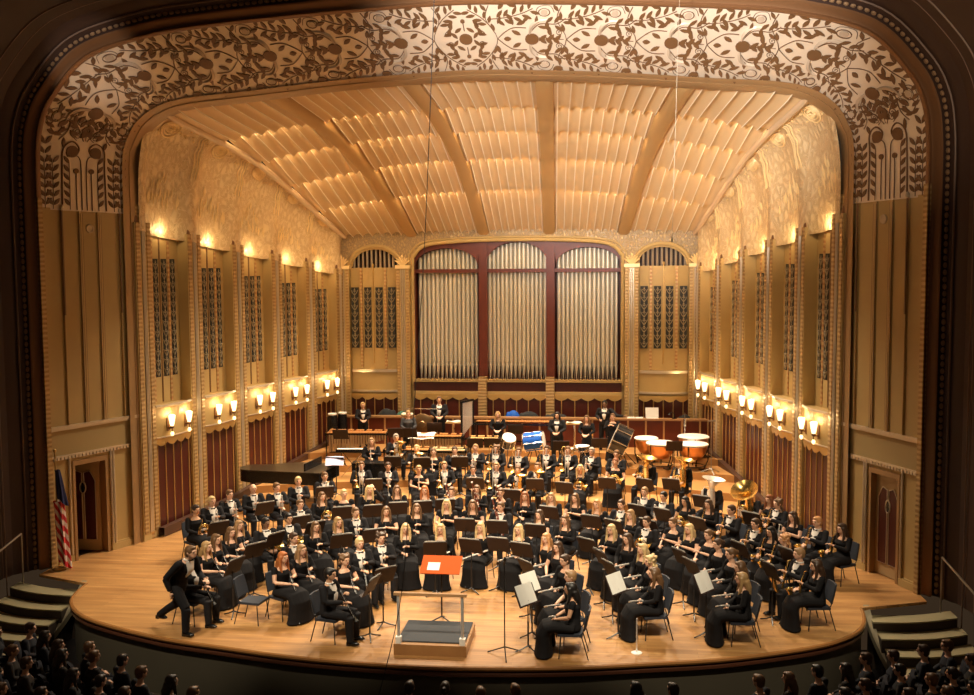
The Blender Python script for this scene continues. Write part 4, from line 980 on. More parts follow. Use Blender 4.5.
def hair_mesh(J, style):
    h = J['head']; mb = MB()
    if style == 'bald': mb.ell(h + V((0, -.032, -.025)), (.084, .074, .045), 12, 8)
    else: mb.ell(h + V((0, -.014, .022)), (.088, .104, .106), 14, 10); mb.ell(h + V((0, .05, .085)), (.06, .05, .03), 10, 6)
    if style in ('short', 'bun', 'curly'): mb.ell(h + V((0, -.04, -.03)), (.082, .07, .075), 12, 8)
    if style == 'bun': mb.ell(h + V((0, -.125, .03)), (.045, .04, .045), 10, 8)
    if style == 'long':
        mb.ell(h + V((0, -.045, -.05)), (.092, .075, .10), 12, 8); mb.tube([h + V((0, -.06, -.04)), h + V((0, -.105, -.17)), h + V((0, -.125, -.33))], [.078, .072, .045], 10, sx=1.25)
        for s in (1, -1): mb.tube([h + V((.068 * s, .02, .03)), h + V((.085 * s, .015, -.08)), h + V((.09 * s, .03, -.20)), h + V((.085 * s, .07, -.29))], [.034, .032, .030, .014], 8)
    if style == 'curly':
        r = random.Random(3)
        for i in range(46):
            a = r.uniform(0, 2 * PI); z = r.uniform(-.20, .11); rr = .088 if z > -.05 else .10; x, y = rr * math.cos(a), rr * math.sin(a) - .02
            if y > .045 and z < .07: continue
            mb.ell(h + V((x, y, z)), (.03, .03, .03), 6, 5)
    return remesh(mb, 'hair', HAIRM['brown'], .013)
def jacket_mesh(J, name='jacket', r=.02, sleeve=1.0, m=None):
    mb = MB(); mb.tube([J['pel'] - V((0, 0, .07)), J['pel'], J['waist'], J['chest'], J['neck'] - V((0, 0, .035))], [.125, .142, .126, .150, .078], 14, sx=1.28)
    for k in (0, 1):
        mb.ell(J['sh'][k] * 1.0, (.072, .072, .062), 10, 8)
        mb.tube([J['sh'][k], J['sh'][k].lerp(J['el'][k], .5), J['el'][k]], [.072, .064, .054], 10)
        if sleeve > .9: mb.tube([J['el'][k], J['el'][k].lerp(J['wr'][k], .5), J['el'][k].lerp(J['wr'][k], .93)], [.054, .050, .040], 10)
    return remesh(mb, name, m or M_JACK, .014)
def trousers_mesh(J):
    mb = MB(); mb.tube([J['pel'] + V((0, 0, .05)), J['pel'] - V((0, 0, .07))], [.128, .125], 12, sx=1.25)
    for k in (0, 1):
        mb.tube([J['hip'][k], J['hip'][k].lerp(J['knee'][k], .5), J['knee'][k]], [.105, .095, .080], 10); mb.tube([J['knee'][k], J['knee'][k].lerp(J['ank'][k], .5), J['ank'][k] - V((0, 0, .02))], [.080, .070, .062], 10)
    return remesh(mb, 'trousers', M_JACK, .015)
def shoe_mesh(J, k):
    f = J['ank'][k]; mb = MB(); mb.ell(f + V((0, .05, -.045)), (.045, .13, .040), 12, 8); mb.box(f + V((-.03, -.06, -.09)), f + V((.03, .0, -.03)))
    return mb.mesh('shoe', M_SHOE, True)
def shirt_meshes(J):
    c = J['chest']; w = J['waist']; n = J['neck']; mb = MB()
    def fn(u, v):
        z0 = n.z - .015; z1 = w.z - .02; z = z0 + (z1 - z0) * v; half = .072 * (1 - v) ** .6 + .016
        ctr = n.lerp(c, min(1, v * 1.5)) if v < .66 else c.lerp(w, (v - .66) * 3); rr = interp([(0, .083), (.5, .148), (.7, .153), (1, .135)], v)
        return (half * (2 * u - 1), ctr.y + rr + .012 - .02 * abs(2 * u - 1) ** 2, z)
    mb.grid(fn, 4, 8, (0, -.02, 0)); mb.tube([n + V((.055 * math.cos(a), .012 + .062 * math.sin(a), -.0)) for a in [2 * PI * j / 10 for j in range(10)]], .016, 6, closed=True)
    b = MB(); 
    for s in (1, -1): b.tube([n + V((0, .088, -.012)), n + V((.045 * s, .084, -.012))], [.008, .024], 8)
    b.ell(n + V((0, .092, -.012)), (.012, .01, .014), 8, 6)
    return mb.mesh('shirt', M_SHIRT, True), b.mesh('bow_tie', M_SHOE, True)
def dress_mesh(J, sleeve, pose):
    mb = MB(); mb.tube([J['pel'] - V((0, 0, .05)), J['pel'], J['waist'], J['chest'], J['neck'] - V((0, 0, .085))], [.13, .14, .112, .142, .105], 14, sx=1.25)
    for k in (0, 1):
        e = .42 if sleeve == 'short' else 1.0; mb.ell(J['sh'][k] + V((0, 0, -.005)), (.064, .062, .056), 10, 8)
        mb.tube([J['sh'][k], J['sh'][k].lerp(J['el'][k], e)], [.062, .054], 10)
        if sleeve == 'long': mb.tube([J['el'][k], J['el'][k].lerp(J['wr'][k], .9)], [.054, .036], 10)
    if pose == 'seat':
        mb.tube([(0, -.05, .54), (0, .12, .56), (0, .30, .56), (0, .42, .53), (0, .475, .42), (0, .47, .25), (0, .47, .10), (0, .47, .02)], [.13, .135, .13, .13, .135, .14, .155, .17], 16, sx=1.85, up=(0, 0, 1))
    else: mb.tube([(0, 0, .95), (0, 0, .75), (0, .01, .4), (0, .02, .03)], [.14, .165, .19, .23], 16, sx=1.15)
    return remesh(mb, 'dress', M_DRESS, .015)
def face_meshes(J):
    h = J['head']; e = MB(); m = MB(); b = MB()
    for s in (1, -1): e.ell(h + V((.030 * s, .088, .008)), (.013, .009, .008), 8, 6); b.tube([h + V((.016 * s, .1, .026)), h + V((.044 * s, .090, .026))], .004, 4)
    m.ell(h + V((0, .090, -.052)), (.022, .009, .006), 8, 6); return e.mesh('eyes', M_EYE, True), m.mesh('mouth', M_LIP, True)
_cache = {}
def person_spec(sex, pose, arms, style, sleeve='short'):
    key = (sex, pose, arms, style, sleeve)
    if key in _cache: return _cache[key]
    def cg(k, f):
        if k not in _cache: _cache[k] = f()
        return _cache[k]
    J = joints(pose, arms); bd = cg(('b', pose, arms), lambda: body_mesh(J, 'body')); fc = cg(('f', pose), lambda: face_meshes(J)); hr = cg(('h', pose, style), lambda: hair_mesh(J, style))
    L = [('body', bd, 'SKIN', []), ('eyes', fc[0], None, []), ('mouth', fc[1], None, []), ('hair', hr, 'HAIR', [])]
    for k in (0, 1): L.append(('shoe', cg(('s', pose, k), lambda: shoe_mesh(J, k)), None, []))
    if sex == 'm':
        sh = cg(('sh', pose), lambda: shirt_meshes(J)); jk = cg(('j', pose, arms), lambda: jacket_mesh(J))
        L += [('jacket', jk, None, []), ('trousers', cg(('t', pose), lambda: trousers_mesh(J)), None, []), ('shirt', sh[0], None, [('bow_tie', sh[1], None, [])])]
    elif sex == 'f': L.append(('dress', cg(('d', pose, arms, sleeve), lambda: dress_mesh(J, sleeve, pose)), None, []))
    elif sex == 'd':   # dark shirt and trousers
        L += [('shirt', cg(('ds', pose, arms), lambda: jacket_mesh(J, 'shirt', m=M_DSHIRT)), None, []), ('trousers', cg(('t', pose), lambda: trousers_mesh(J)), None, [])]
    _cache[key] = L; return L
def add_person(x, y, z, rz, sex, hair, style, pose, arms, label, group, skin=None, sleeve='short', sc=1.0):
    o = thing('person', label, 'person', (x, y, z), rz, group); o.scale = (sc * 1.11, sc * 1.11, sc * 1.03)
    sk = SKIN[skin if skin is not None else 0]
    for name, me, m, kids in person_spec(sex, pose, arms, style, sleeve):
        mm = sk if m == 'SKIN' else HAIRM[hair] if m == 'HAIR' else None
        c = mk(name, me, o, mm)
        for n2, me2, m2, k2 in kids: mk(n2, me2, c)
    return o

# ================================================================ INSTRUMENTS (in the player's frame: +y forward)
M_BRASS = mat('brass', (0.80, 0.52, 0.17), 0.22, 0.95); M_SLV = mat('silver_plate', (0.85, 0.82, 0.78), 0.3, 0.6); M_EBON = mat('ebony', (0.012, 0.011, 0.012), 0.3); M_MAPLE = mat('red_maple', (0.16, 0.03, 0.012), 0.3)
def bellp(r0, r1, L, n=8): return [(r0 + (r1 - r0) * (t / n) ** 3.2, L * t / n) for t in range(n + 1)]
def aim(p, d): return Matrix.Translation(p) @ V((0, 0, 1)).rotation_difference(V(d)).to_matrix().to_4x4()
def shell_lathe(mb, prof, n=16, M=None):
    inner = [(max(.002, r - .006), z - .004) for r, z in prof][::-1]; mb.lathe(prof + inner, n, M, cap=False)
def ins_meshes(kind):
    P = []   # (part name, mesh)
    def A(n, mb, m): P.append((n, mb.mesh(n, m, True), None, []))
    if kind in ('clarinet', 'oboe'):
        a, b = V((.02, .20, 1.00)), V((.05, .50, .50)); d = (b - a).normalized(); mb = MB(); mb.tube([a, a.lerp(b, .14), a.lerp(b, .15), b], [.007, .011, .015, .017], 8); A('joint', mb, M_EBON)
        mb = MB(); shell_lathe(mb, [(.017, 0), (.022, .04), (.038, .08)], 12, aim(b, d)); A('bell', mb, M_EBON)
        mb = MB()
        for t in (.2, .3, .42, .5, .58, .7, .8, .92): p = a.lerp(b, t); mb.tube([p + V((0, -.016, .012)), p + V((0, .0, .022))], .007, 6); mb.tube([a.lerp(b, t) + V((.017, 0, .005)), a.lerp(b, min(1, t + .09)) + V((.017, 0, .005))], .004, 4)
        A('keys', mb, M_SLV); c = a.lerp(b, .5)
    elif kind == 'flute':
        a, b = V((-.24, .27, .80)), V((.30, .40, .58)); mb = MB(); mb.tube([a, b], .016, 8); A('tube', mb, M_SLV); mb = MB()
        for t in (.35, .42, .49, .56, .66, .73, .8, .9): mb.ell(a.lerp(b, t) + V((0, 0, .014)), (.011, .011, .006), 8, 4)
        A('keys', mb, M_SLV); mb = MB(); mb.ell(a.lerp(b, .1) + V((0, 0, .01)), (.025, .014, .008), 8, 6); A('lip_plate', mb, M_SLV); c = a.lerp(b, .5)
    elif kind == 'trumpet':
        o = V((.04, .30, .66)); mb = MB(); mb.tube(smooth_path([o + V((.0, .0, .0)), o + V((0, 0, .34)), o + V((0, .02, .40)), o + V((0, .06, .42)), o + V((0, .09, .38)), o + V((0, .09, .12)), o + V((0, .07, .06))], 3), .0095, 6)
        mb.tube(smooth_path([o + V((.0, .05, .04)), o + V((.0, .09, .02)), o + V((0, .11, .06)), o + V((0, .11, .30)), o + V((0, .09, .36))], 3), .0085, 6); A('tubing', mb, M_SLV)
        mb = MB(); shell_lathe(mb, bellp(.010, .062, .22), 14, aim(o + V((0, 0, .02)), (0, 0, -1))); A('bell', mb, M_SLV)
        for k in range(3): mb = MB(); mb.lathe([(.014, -.07), (.016, .06), (.006, .065), (.006, .10), (.011, .105)], 8, aim(o + V((0, .055, .15 + k * .035)), (0, .35, .0))); A('valve', mb, M_SLV)
        mb = MB(); shell_lathe(mb, [(.004, 0), (.006, .06), (.013, .08)], 8, aim(o + V((0, .09, .36)), (0, .1, 1))); A('mouthpiece', mb, M_SLV); c = o + V((0, .05, .2))
    elif kind == 'horn':
        o = V((-.02, .28, .77)); mb = MB()
        for r, t, k in ((.14, .012, 0), (.115, .010, .02), (.09, .009, -.02)): mb.tube([o + V((r * math.cos(a), k, r * math.sin(a))) for a in [2 * PI * j / 22 for j in range(22)]], t, 6, closed=True)
        mb.tube([o + V((.1, 0, .09)), o + V((.02, -.02, .22)), o + V((.0, -.06, .27))], [.008, .006, .005], 6); A('tubing', mb, M_BRASS)
        mb = MB(); shell_lathe(mb, bellp(.014, .155, .26), 18, aim(o + V((.08, 0, .04)), (-.75, -.25, -.35))); A('bell', mb, M_BRASS)
        for k in range(3): mb = MB(); mb.lathe([(.022, -.02), (.022, .025), (.010, .03)], 10, aim(o + V((-.03 + k * .045, .01, .02)), (0, 1, 0))); A('rotary_valve', mb, M_SLV)
        c = o
    elif kind == 'trombone':
        o = V((.02, .30, .50)); mb = MB()
        for s in (-.04, .04): mb.tube([o + V((s, .0, .0)), o + V((s, -.08, .78))], .009, 6)
        mb.tube([o + V((.04 * math.cos(a), 0, .04 * math.sin(a))) for a in [PI + PI * j / 8 for j in range(9)]], .009, 6); A('slide', mb, M_SLV)
        mb = MB(); mb.tube(smooth_path([o + V((.04, -.08, .78)), o + V((.06, -.09, .86)), o + V((.10, -.08, .87)), o + V((.13, -.07, .80)), o + V((.13, -.05, .50))], 3), [.010] * 12 + [.013], 6); A('tuning_bow', mb, M_BRASS)
        mb = MB(); shell_lathe(mb, bellp(.013, .105, .36), 16, aim(o + V((.13, -.05, .52)), (0, .10, -1))); A('bell', mb, M_BRASS); c = o + V((.03, 0, .4))
    elif kind == 'sax':
        o = V((.06, .28, .62)); mb = MB(); pth = smooth_path([o + V((-.05, -.04, .42)), o + V((-.045, -.01, .30)), o + V((-.02, .02, .0)), o + V((0, .04, -.10)), o + V((.0, .09, -.14)), o + V((.01, .14, -.09)), o + V((.02, .17, .04))], 4)
        mb.tube(pth, [.012 + .03 * (i / (len(pth) - 1)) for i in range(len(pth))], 8, cap=False); A('body_tube', mb, M_BRASS)
        mb = MB(); shell_lathe(mb, [(.042, 0), (.05, .06), (.07, .10), (.075, .11)], 14, aim(o + V((.02, .17, .03)), (.05, .25, 1))); A('bell', mb, M_BRASS)
        mb = MB(); mb.tube(smooth_path([o + V((-.05, -.04, .42)), o + V((-.055, -.055, .49)), o + V((-.055, -.11, .50))], 3), [.011] * 4 + [.009] * 2 + [.008], 6); A('neck', mb, M_BRASS)
        mb = MB(); mb.tube([o + V((-.055, -.10, .50)), o + V((-.055, -.16, .48))], [.010, .006], 6); A('mouthpiece', mb, M_EBON)
        mb = MB()
        for t in range(6): mb.ell(o + V((-.04 + .006 * t, .02, .24 - .05 * t)), (.017, .012, .017), 8, 5)
        A('keys', mb, M_BRASS); c = o
    elif kind == 'bassoon':
        a, b = V((-.16, .20, .42)), V((.10, .26, 1.46)); mb = MB(); mb.tube([a, a.lerp(b, .33)], .034, 8); mb.tube([a.lerp(b, .33) + V((.014, 0, 0)), b], [.022, .019], 8); mb.tube([a.lerp(b, .33) + V((-.014, 0, 0)), a.lerp(b, .68) + V((-.014, 0, 0))], .016, 8); A('joint', mb, M_MAPLE)
        mb = MB(); mb.tube([b, b.lerp(a, -.03)], .024, 8); A('bell_ring', mb, M_SHIRT); mb = MB(); mb.tube(smooth_path([a.lerp(b, .68), a.lerp(b, .74) + V((-.05, -.02, 0)), a.lerp(b, .66) + V((-.10, -.05, 0))], 3), .004, 5); A('crook', mb, M_SLV)
        mb = MB()
        for t in (.1, .2, .4, .5, .6, .75, .85): mb.ell(a.lerp(b, t) + V((0, .03, 0)), (.015, .012, .02), 6, 4)
        A('keys', mb, M_SLV); c = a.lerp(b, .5)
    elif kind in ('euphonium', 'tuba', 'silvertuba', 'bigtuba'):
        k = {'euphonium': .66, 'tuba': .95, 'silvertuba': 1.0, 'bigtuba': 1.1}[kind]; m = M_SLV if kind == 'silvertuba' else M_BRASS; o = V((0, .24, .58)); mb = MB()
        def q(x, y, z): return o + V((x * k, y * k + (.03 if k > .8 else 0), z * k))
        mb.tube(smooth_path([q(-.10, 0, .55), q(-.12, 0, .2), q(-.08, 0, .02), q(.03, 0, -.04), q(.13, 0, .03), q(.15, 0, .2), q(.12, 0, .52)], 4), [.065 * k * (1 - i / 24) + .026 * k for i in range(25)], 8); A('main_bow', mb, m)
        mb = MB(); mb.tube([q(.03 + .10 * math.cos(a), .04, .2 + .17 * math.sin(a)) for a in [2 * PI * j / 18 for j in range(18)]], .024 * k, 6, closed=True); mb.tube([q(.0 + .07 * math.cos(a), .07, .2 + .12 * math.sin(a)) for a in [2 * PI * j / 18 for j in range(18)]], .020 * k, 6, closed=True)
        mb.tube([q(.12, .02, .5), q(.08, -.04, .62), q(-.02, -.10, .60)], [.010, .008, .006], 6); A('tubing', mb, m)
        mb = MB(); d = (-.18, .35, 1) if kind == 'bigtuba' else (-.15, -.05, 1)
        if kind == 'bigtuba': d = (.0, .75, .9)
        shell_lathe(mb, bellp(.055 * k, (.28 if kind == 'tuba' or kind == 'silvertuba' else .25) * k if kind != 'bigtuba' else .32, .36 * k), 20, aim(q(-.10, 0, .50), d)); A('bell', mb, m)
        for j in range(3): mb = MB(); mb.lathe([(.02 * k, 0), (.02 * k, .15 * k), (.008, .155 * k), (.008, .19 * k), (.015, .2 * k)], 8, T(*q(-.02 + j * .05, .10, .14))); A('valve', mb, M_SLV)
        c = q(0, 0, .2)
    # shift everything to the instrument's own origin
    out = []
    for n, me, m, kk in P:
        me.transform(Matrix.Translation(-V(c))); out.append((n, me, m, kk))
    return out, V(c)
ARMS = {'clarinet': 'front', 'oboe': 'front', 'flute': 'lap', 'trumpet': 'front', 'horn': 'lap', 'trombone': 'wide', 'sax': 'front', 'bassoon': 'front', 'euphonium': 'wide', 'tuba': 'wide', 'silvertuba': 'wide', 'bigtuba': 'wide'}
INAME = {'clarinet': ('clarinet', 'black clarinet with silver keys'), 'oboe': ('oboe', 'black oboe'), 'flute': ('flute', 'silver flute'), 'trumpet': ('trumpet', 'silver trumpet'), 'horn': ('french_horn', 'brass french horn'), 'trombone': ('trombone', 'brass trombone'),
         'sax': ('saxophone', 'brass saxophone'), 'bassoon': ('bassoon', 'dark red bassoon'), 'euphonium': ('euphonium', 'brass euphonium'), 'tuba': ('tuba', 'brass tuba'), 'silvertuba': ('tuba', 'silver tuba'), 'bigtuba': ('tuba', 'large-belled brass tuba')}

# ================================================================ CHAIRS AND STANDS
M_CHAIR = mat('chair_navy', (0.022, 0.026, 0.038), 0.7); M_TUBE = mat('chair_tube', (0.015, 0.014, 0.014), 0.35)
def chair_spec():
    s = MB(); s.grid(lambda u, v: (-.22 + .44 * u, -.20 + .44 * v, .455 - .012 * math.sin(PI * u) * math.sin(PI * v)), 6, 6, (0, 0, -.045))
    b = MB(); b.grid(lambda u, v: ((-.21 + .42 * u) * (1 - .12 * v ** 3), -.235 - .09 * v - .03 * math.sin(PI * u), .52 + .36 * v), 8, 6, (0, .035, 0))
    L = [('seat', s.mesh('seat', M_CHAIR, True), None, []), ('backrest', b.mesh('backrest', M_CHAIR, True), None, [])]
    for sx in (-1, 1):
        m = MB(); m.tube([(sx * .20, .19, .42), (sx * .215, .22, .0)], .011, 6); L.append(('leg', m.mesh('leg', M_TUBE, True), None, []))
        m = MB(); m.tube([(sx * .20, -.18, .42), (sx * .215, -.30, .0)], .011, 6); L.append(('leg', m.mesh('leg', M_TUBE, True), None, []))
        m = MB(); m.tube([(sx * .20, -.10, .42), (sx * .21, -.20, .48), (sx * .20, -.29, .80)], .011, 6); L.append(('back_frame', m.mesh('back_frame', M_TUBE, True), None, []))
    m = MB(); m.tube([(-.20, .19, .41), (.20, .19, .41), (.20, -.18, .41), (-.20, -.18, .41)], .010, 6, closed=True); L.append(('seat_frame', m.mesh('seat_frame', M_TUBE, True), None, []))
    return L
CHAIR = chair_spec()
M_DESK = mat('stand_desk', (0.030, 0.015, 0.011), 0.55, spec=0.3); M_PAPER = mat('paper', (0.86, 0.84, 0.78), 0.7)
def stand_spec(h=.88, m=None):
    t = -.46; d = MB(); Md = T(0, .02, h) @ R(-t, 'X'); d.box((-.25, -.006, -.02), (.25, .006, .34), Md); lip = MB(); lip.box((-.25, .0, -.03), (.25, .07, -.015), Md)
    p = MB(); p.tube([(0, 0, .08), (0, 0, h + .06)], .011, 6); p.tube([(0, 0, .08), (0, 0, .55)], .016, 6)
    L = [('desk', d.mesh('desk', m or M_DESK), None, []), ('desk_lip', lip.mesh('desk_lip', m or M_DESK), None, []), ('pole', p.mesh('pole', M_TUBE, True), None, [])]
    for k in range(3):
        a = PI / 2 + 2 * PI * k / 3; b = MB(); b.tube([(0, 0, .10), (.12 * math.cos(a), .12 * math.sin(a), .045), (.24 * math.cos(a), .24 * math.sin(a), .012)], [.016, .014, .012], 6); L.append(('leg', b.mesh('leg', M_TUBE, True), None, []))
    return L
STAND = stand_spec()
def sheet_mesh(w=.22, two=True):
    mb = MB(); 
    mb.grid(lambda u, v: (-w + 2 * w * u, .010 + .006 * math.sin(2 * PI * u) ** 2, .0 + .365 * v), 10, 1, (0, .004, 0), R(.46, 'X')); return mb.mesh('sheet_music', M_PAPER)
SHEET = sheet_mesh()

# ================================================================ PLACE THE BAND
ORDN = ['first', 'second', 'third', 'fourth', 'fifth', 'sixth', 'seventh', 'eighth', 'ninth', 'tenth', 'eleventh', 'twelfth', 'thirteenth', 'fourteenth', 'fifteenth', 'sixteenth', 'seventeenth', 'eighteenth', 'nineteenth', 'twentieth'] + ['twenty-%s' % k for k in ('first', 'second', 'third', 'fourth', 'fifth', 'sixth', 'seventh', 'eighth', 'ninth')]
POD = (0.0, 18.4)
ROWS = [(3.5, 'front row'), (5.3, 'second row'), (6.55, 'third row'), (7.75, 'fourth row'), (9.2, 'fifth row'), (11.05, 'sixth row'), (99, 'back row')]
def rowof(x, y):
    d = math.hypot(x - POD[0], y - POD[1])
    for k, (a, n) in enumerate(ROWS):
        if d < a: return k
cnt = {}
order = sorted(range(len(PEOPLE)), key=lambda i: math.atan2(PEOPLE[i][0], PEOPLE[i][1] - POD[1]))
IDX = {}
for i in order:
    r = rowof(PEOPLE[i][0], PEOPLE[i][1]); cnt[r] = cnt.get(r, 0) + 1; IDX[i] = (r, cnt[r] - 1)
def face(x, y, tx=POD[0], ty=POD[1]): return math.atan2(-(tx - x), ty - y)
HW = {'darkbrown': 'dark-haired', 'dark': 'dark-haired', 'brown': 'brown-haired', 'lightbrown': 'light-brown-haired', 'blond': 'blond', 'darkblond': 'dark-blond', 'black': 'black-haired', 'red': 'red-haired', 'auburn': 'auburn-haired', 'strawberry': 'strawberry-blond', 'grey': 'grey-haired', 'bald': 'bald'}
_ins = {}
PP = []
for i, (x, y, sex, hair, style, ins) in enumerate(PEOPLE):
    if ins == 'tuba' and x > 6: ins = 'bigtuba'
    r, k = IDX[i]; where = '%s from left in the %s' % (ORDN[k], ROWS[r][1]); z = riser(x, y); rz = face(x, y, 0, 17.6) + rnd.uniform(-.16, .16)
    arms = ARMS[ins]; sc = .985 if sex == 'm' else .955
    if i == 18: arms = 'raise'
    skin = 2 if (i in (7,)) else (1 if hair in ('black', 'dark') else 0)
    what = INAME[ins]
    add_person(x, y, z, rz, sex, hair, style, 'seat', arms, '%s %s in black with %s, %s' % (HW[hair], 'man' if sex == 'm' else 'woman', ('an ' if what[0][0] in 'aeiou' else 'a ') + what[0].replace('_', ' '), where), 'seated band players', skin, 'long' if (sex == 'f' and rnd.random() < .5) else 'short', sc)
    ch = thing('band_chair', 'black stacking chair under the player ' + where, 'chair', (x, y, z), rz, 'chairs of the band'); inst(CHAIR, ch)
    if ins not in _ins: _ins[ins] = ins_meshes(ins)
    sp, c = _ins[ins]; M = T(x, y, z) @ R(rz) @ Matrix.Diagonal((sc * 1.11, sc * 1.11, sc * 1.03, 1)); p = M @ c
    it = thing(what[0], '%s held by the player %s' % (what[1], where), what[0].replace('_', ' '), p, rz, 'band ' + what[0].replace('_', ' ') + 's'); it.scale = (sc * 1.11, sc * 1.11, sc * 1.03); inst(sp, it)
    PP.append((x, y))
# stands
st = []
for (x, y) in STANDS:
    # keep clear of the players
    for _ in range(30):
        for (px, py) in PP:
            d = math.hypot(x - px, y - py)
            if d < .52: x += (x - px) / d * .05; y += (y - py) / d * .05
    st.append((x, y))
SR = [(3.0, 'front arc'), (4.7, 'second arc'), (6.0, 'third arc'), (7.6, 'fourth arc'), (99, 'rear arc')]
cnt = {}; srt = sorted(st, key=lambda p: math.atan2(p[0], p[1] - POD[1]))
for (x, y) in srt:
    d = math.hypot(x, y - POD[1]); r = next(k for k, (a, n) in enumerate(SR) if d < a); cnt[r] = cnt.get(r, 0) + 1; k = cnt[r] - 1
    where = '%s from left in the %s of stands' % (ORDN[k], SR[r][1]); z = riser(x, y); rz = face(x, y, 0, 17.8) + PI + rnd.uniform(-.15, .15)
    if (1.5 < x < 3.45 and y < 18.9) or (x > 4.9 and y < 19): rz = math.atan2(-.80, -.60)
    o = thing('music_stand', 'dark music stand, ' + where, 'music stand', (x, y, z), rz + 0, 'music stands among the players'); inst(STAND, o)
    M = T(x, y, z) @ R(rz) @ T(0, .02, .88)
    s = mk('sheet_music', SHEET); s.matrix_world = M; tag(s, 'white sheets on the stand ' + where, 'sheet music', 'sheet music on the stands')
# ================================================================ PERCUSSION, PIANO, PODIUM
M_COPPER = mat('copper', (0.75, 0.33, 0.12), 0.3, 0.85); M_HEAD = mat('drum_head', (0.88, 0.84, 0.78), 0.6); M_CHROME = mat('chrome', (0.8, 0.78, 0.75), 0.15, 1.0)
M_ROSEW = mat('rosewood_bar', (0.50, 0.22, 0.07), 0.35); M_BLUE = mat('blue_shell', (0.01, 0.10, 0.50), 0.55, spec=0.25); M_RES = mat('resonator', (0.55, 0.46, 0.34), 0.4, 0.6)
M_ORANGE = mat('orange_score', (0.55, 0.085, 0.008), 0.8, spec=0.2); M_CLOTH = mat('pale_cloth', (0.80, 0.72, 0.58), 0.8)
def parts(root, *L):
    out = []
    for n, mb, m in L: out.append(mb.obj(n, m, root, True))
    return out
def keyboard_perc(name, label, cat, x, y, z, rz, Wd, d0, d1, n, barm, h=.88, res=True, cover=None):
    o = thing(name, label, cat, (x, y, z), rz, None)
    def dep(t): return d0 + (d1 - d0) * t
    for row, (yo, k0) in enumerate(((-.10, n), (.16, n))):
        for k in range(k0):
            if row and (k % 7) in (2, 6): continue
            t = (k + .5) / k0; m = MB(); w = Wd / k0 * .42; L = dep(t) * (.5 if row == 0 else .42)
            m.box((-Wd / 2 + t * Wd - w, yo - L, h + row * .03), (-Wd / 2 + t * Wd + w, yo + L * (.4 if row else .9), h + .022 + row * .03)); m.obj('bar', barm, o)
    fr = MB()
    for sx in (-1, 1):
        D = dep(0 if sx < 0 else 1); fr.box((sx * Wd / 2 - .03 + sx * .04, -D * .6 - .05, h - .08), (sx * Wd / 2 + .03 + sx * .04, D * .6 + .12, h + .01))
    fr.box((-Wd / 2, -dep(.5) * .62, h - .07), (Wd / 2, -dep(.5) * .62 + .025, h - .015)); fr.box((-Wd / 2, .30, h - .07), (Wd / 2, .325, h - .015)); fr.box((-Wd / 2, .0, .22), (Wd / 2, .03, .26)); fr.obj('frame', M_BLACK, o)
    for sx in (-1, 1):
        for sy in (-.28, .3): m = MB(); m.tube([(sx * (Wd / 2 + .03), sy, h - .05), (sx * (Wd / 2 + .03), sy, .05)], .022, 6); m.ell((sx * (Wd / 2 + .03), sy, .035), (.035, .02, .035), 8, 6); m.obj('leg', M_BLACK, o, True)
    if res:
        for k in range(n): t = (k + .5) / n; m = MB(); L = .62 - .45 * abs(t - .0) ** 1.2; m.tube([(-Wd / 2 + t * Wd, -.12, h - .04), (-Wd / 2 + t * Wd, -.12, h - .04 - L)], Wd / n * .40, 10); m.obj('resonator', M_RES, o, True)
    return o
keyboard_perc('marimba', 'large marimba with grey resonator tubes at rear left below the wall lamps', 'marimba', -5.0, 32.35, .66, .03, 1.95, .50, .30, 22, M_ROSEW, .93)
keyboard_perc('xylophone', 'low xylophone with orange-brown bars just behind the rear brass row, left', 'xylophone', -3.05, 30.95, .44, 0, 1.35, .40, .26, 16, M_ROSEW, .86)
keyboard_perc('vibraphone', 'pale-barred vibraphone beside the xylophone, left of centre', 'vibraphone', -1.75, 31.0, .44, 0, 1.05, .36, .24, 14, mat('gold_bar', (0.80, 0.62, 0.34), 0.35, 0.5), .84)
o = keyboard_perc('xylophone', 'xylophone half covered by a white cloth, before the tall standing man', 'xylophone', -2.4, 32.5, .66, 0, 1.7, .42, .28, 18, M_ROSEW, .82)
c = MB(); c.grid(lambda u, v: (-3.3 + .02 + .85 * u + .0, 32.15 + .55 * v, 1.53 + .02 * math.sin(9 * u) - (.12 * (1 - v) if v < .2 else 0)), 10, 6, (0, 0, .012)); tag(c.obj('cloth', M_HEAD, None, True), 'white cloth laid over the left half of the covered xylophone', 'cloth')
keyboard_perc('marimba', 'long orange-barred marimba against the choir wall, centre', 'marimba', 0.05, 33.72, .87, PI, 2.5, .46, .28, 30, M_ROSEW, .90, False)
keyboard_perc('bell_set', 'small bell set on legs right of the tubular chimes', 'bells', -.75, 32.1, .66, .04, .9, .3, .2, 12, mat('wood_pale', (0.62, 0.36, 0.13), 0.5), .82, False)
# tubular chimes
o = thing('tubular_chimes', 'tall rack of tubular chimes standing left of centre', 'chimes', (-1.47, 33.35, .87), 1.15)
m = MB(); m.box((-.38, -.02, 1.62), (.38, .06, 1.68)); m.box((-.38, -.02, .1), (-.34, .04, 1.65)); m.box((.34, -.02, .1), (.38, .04, 1.65)); m.box((-.40, -.28, .04), (-.33, .28, .10)); m.box((.33, -.28, .04), (.40, .28, .10)); m.box((-.36, -.02, .35), (.36, .03, .41)); m.obj('rack', M_BLACK, o)
for k in range(18):
    m = MB(); row = k % 2; m.tube([(-.31 + .0365 * k, .0 + .07 * row, 1.62 + .05 * row), (-.31 + .0365 * k, .07 * row, .62 - .1 + .018 * k)], .015, 8); m.obj('chime_tube', M_SLV, o, True)
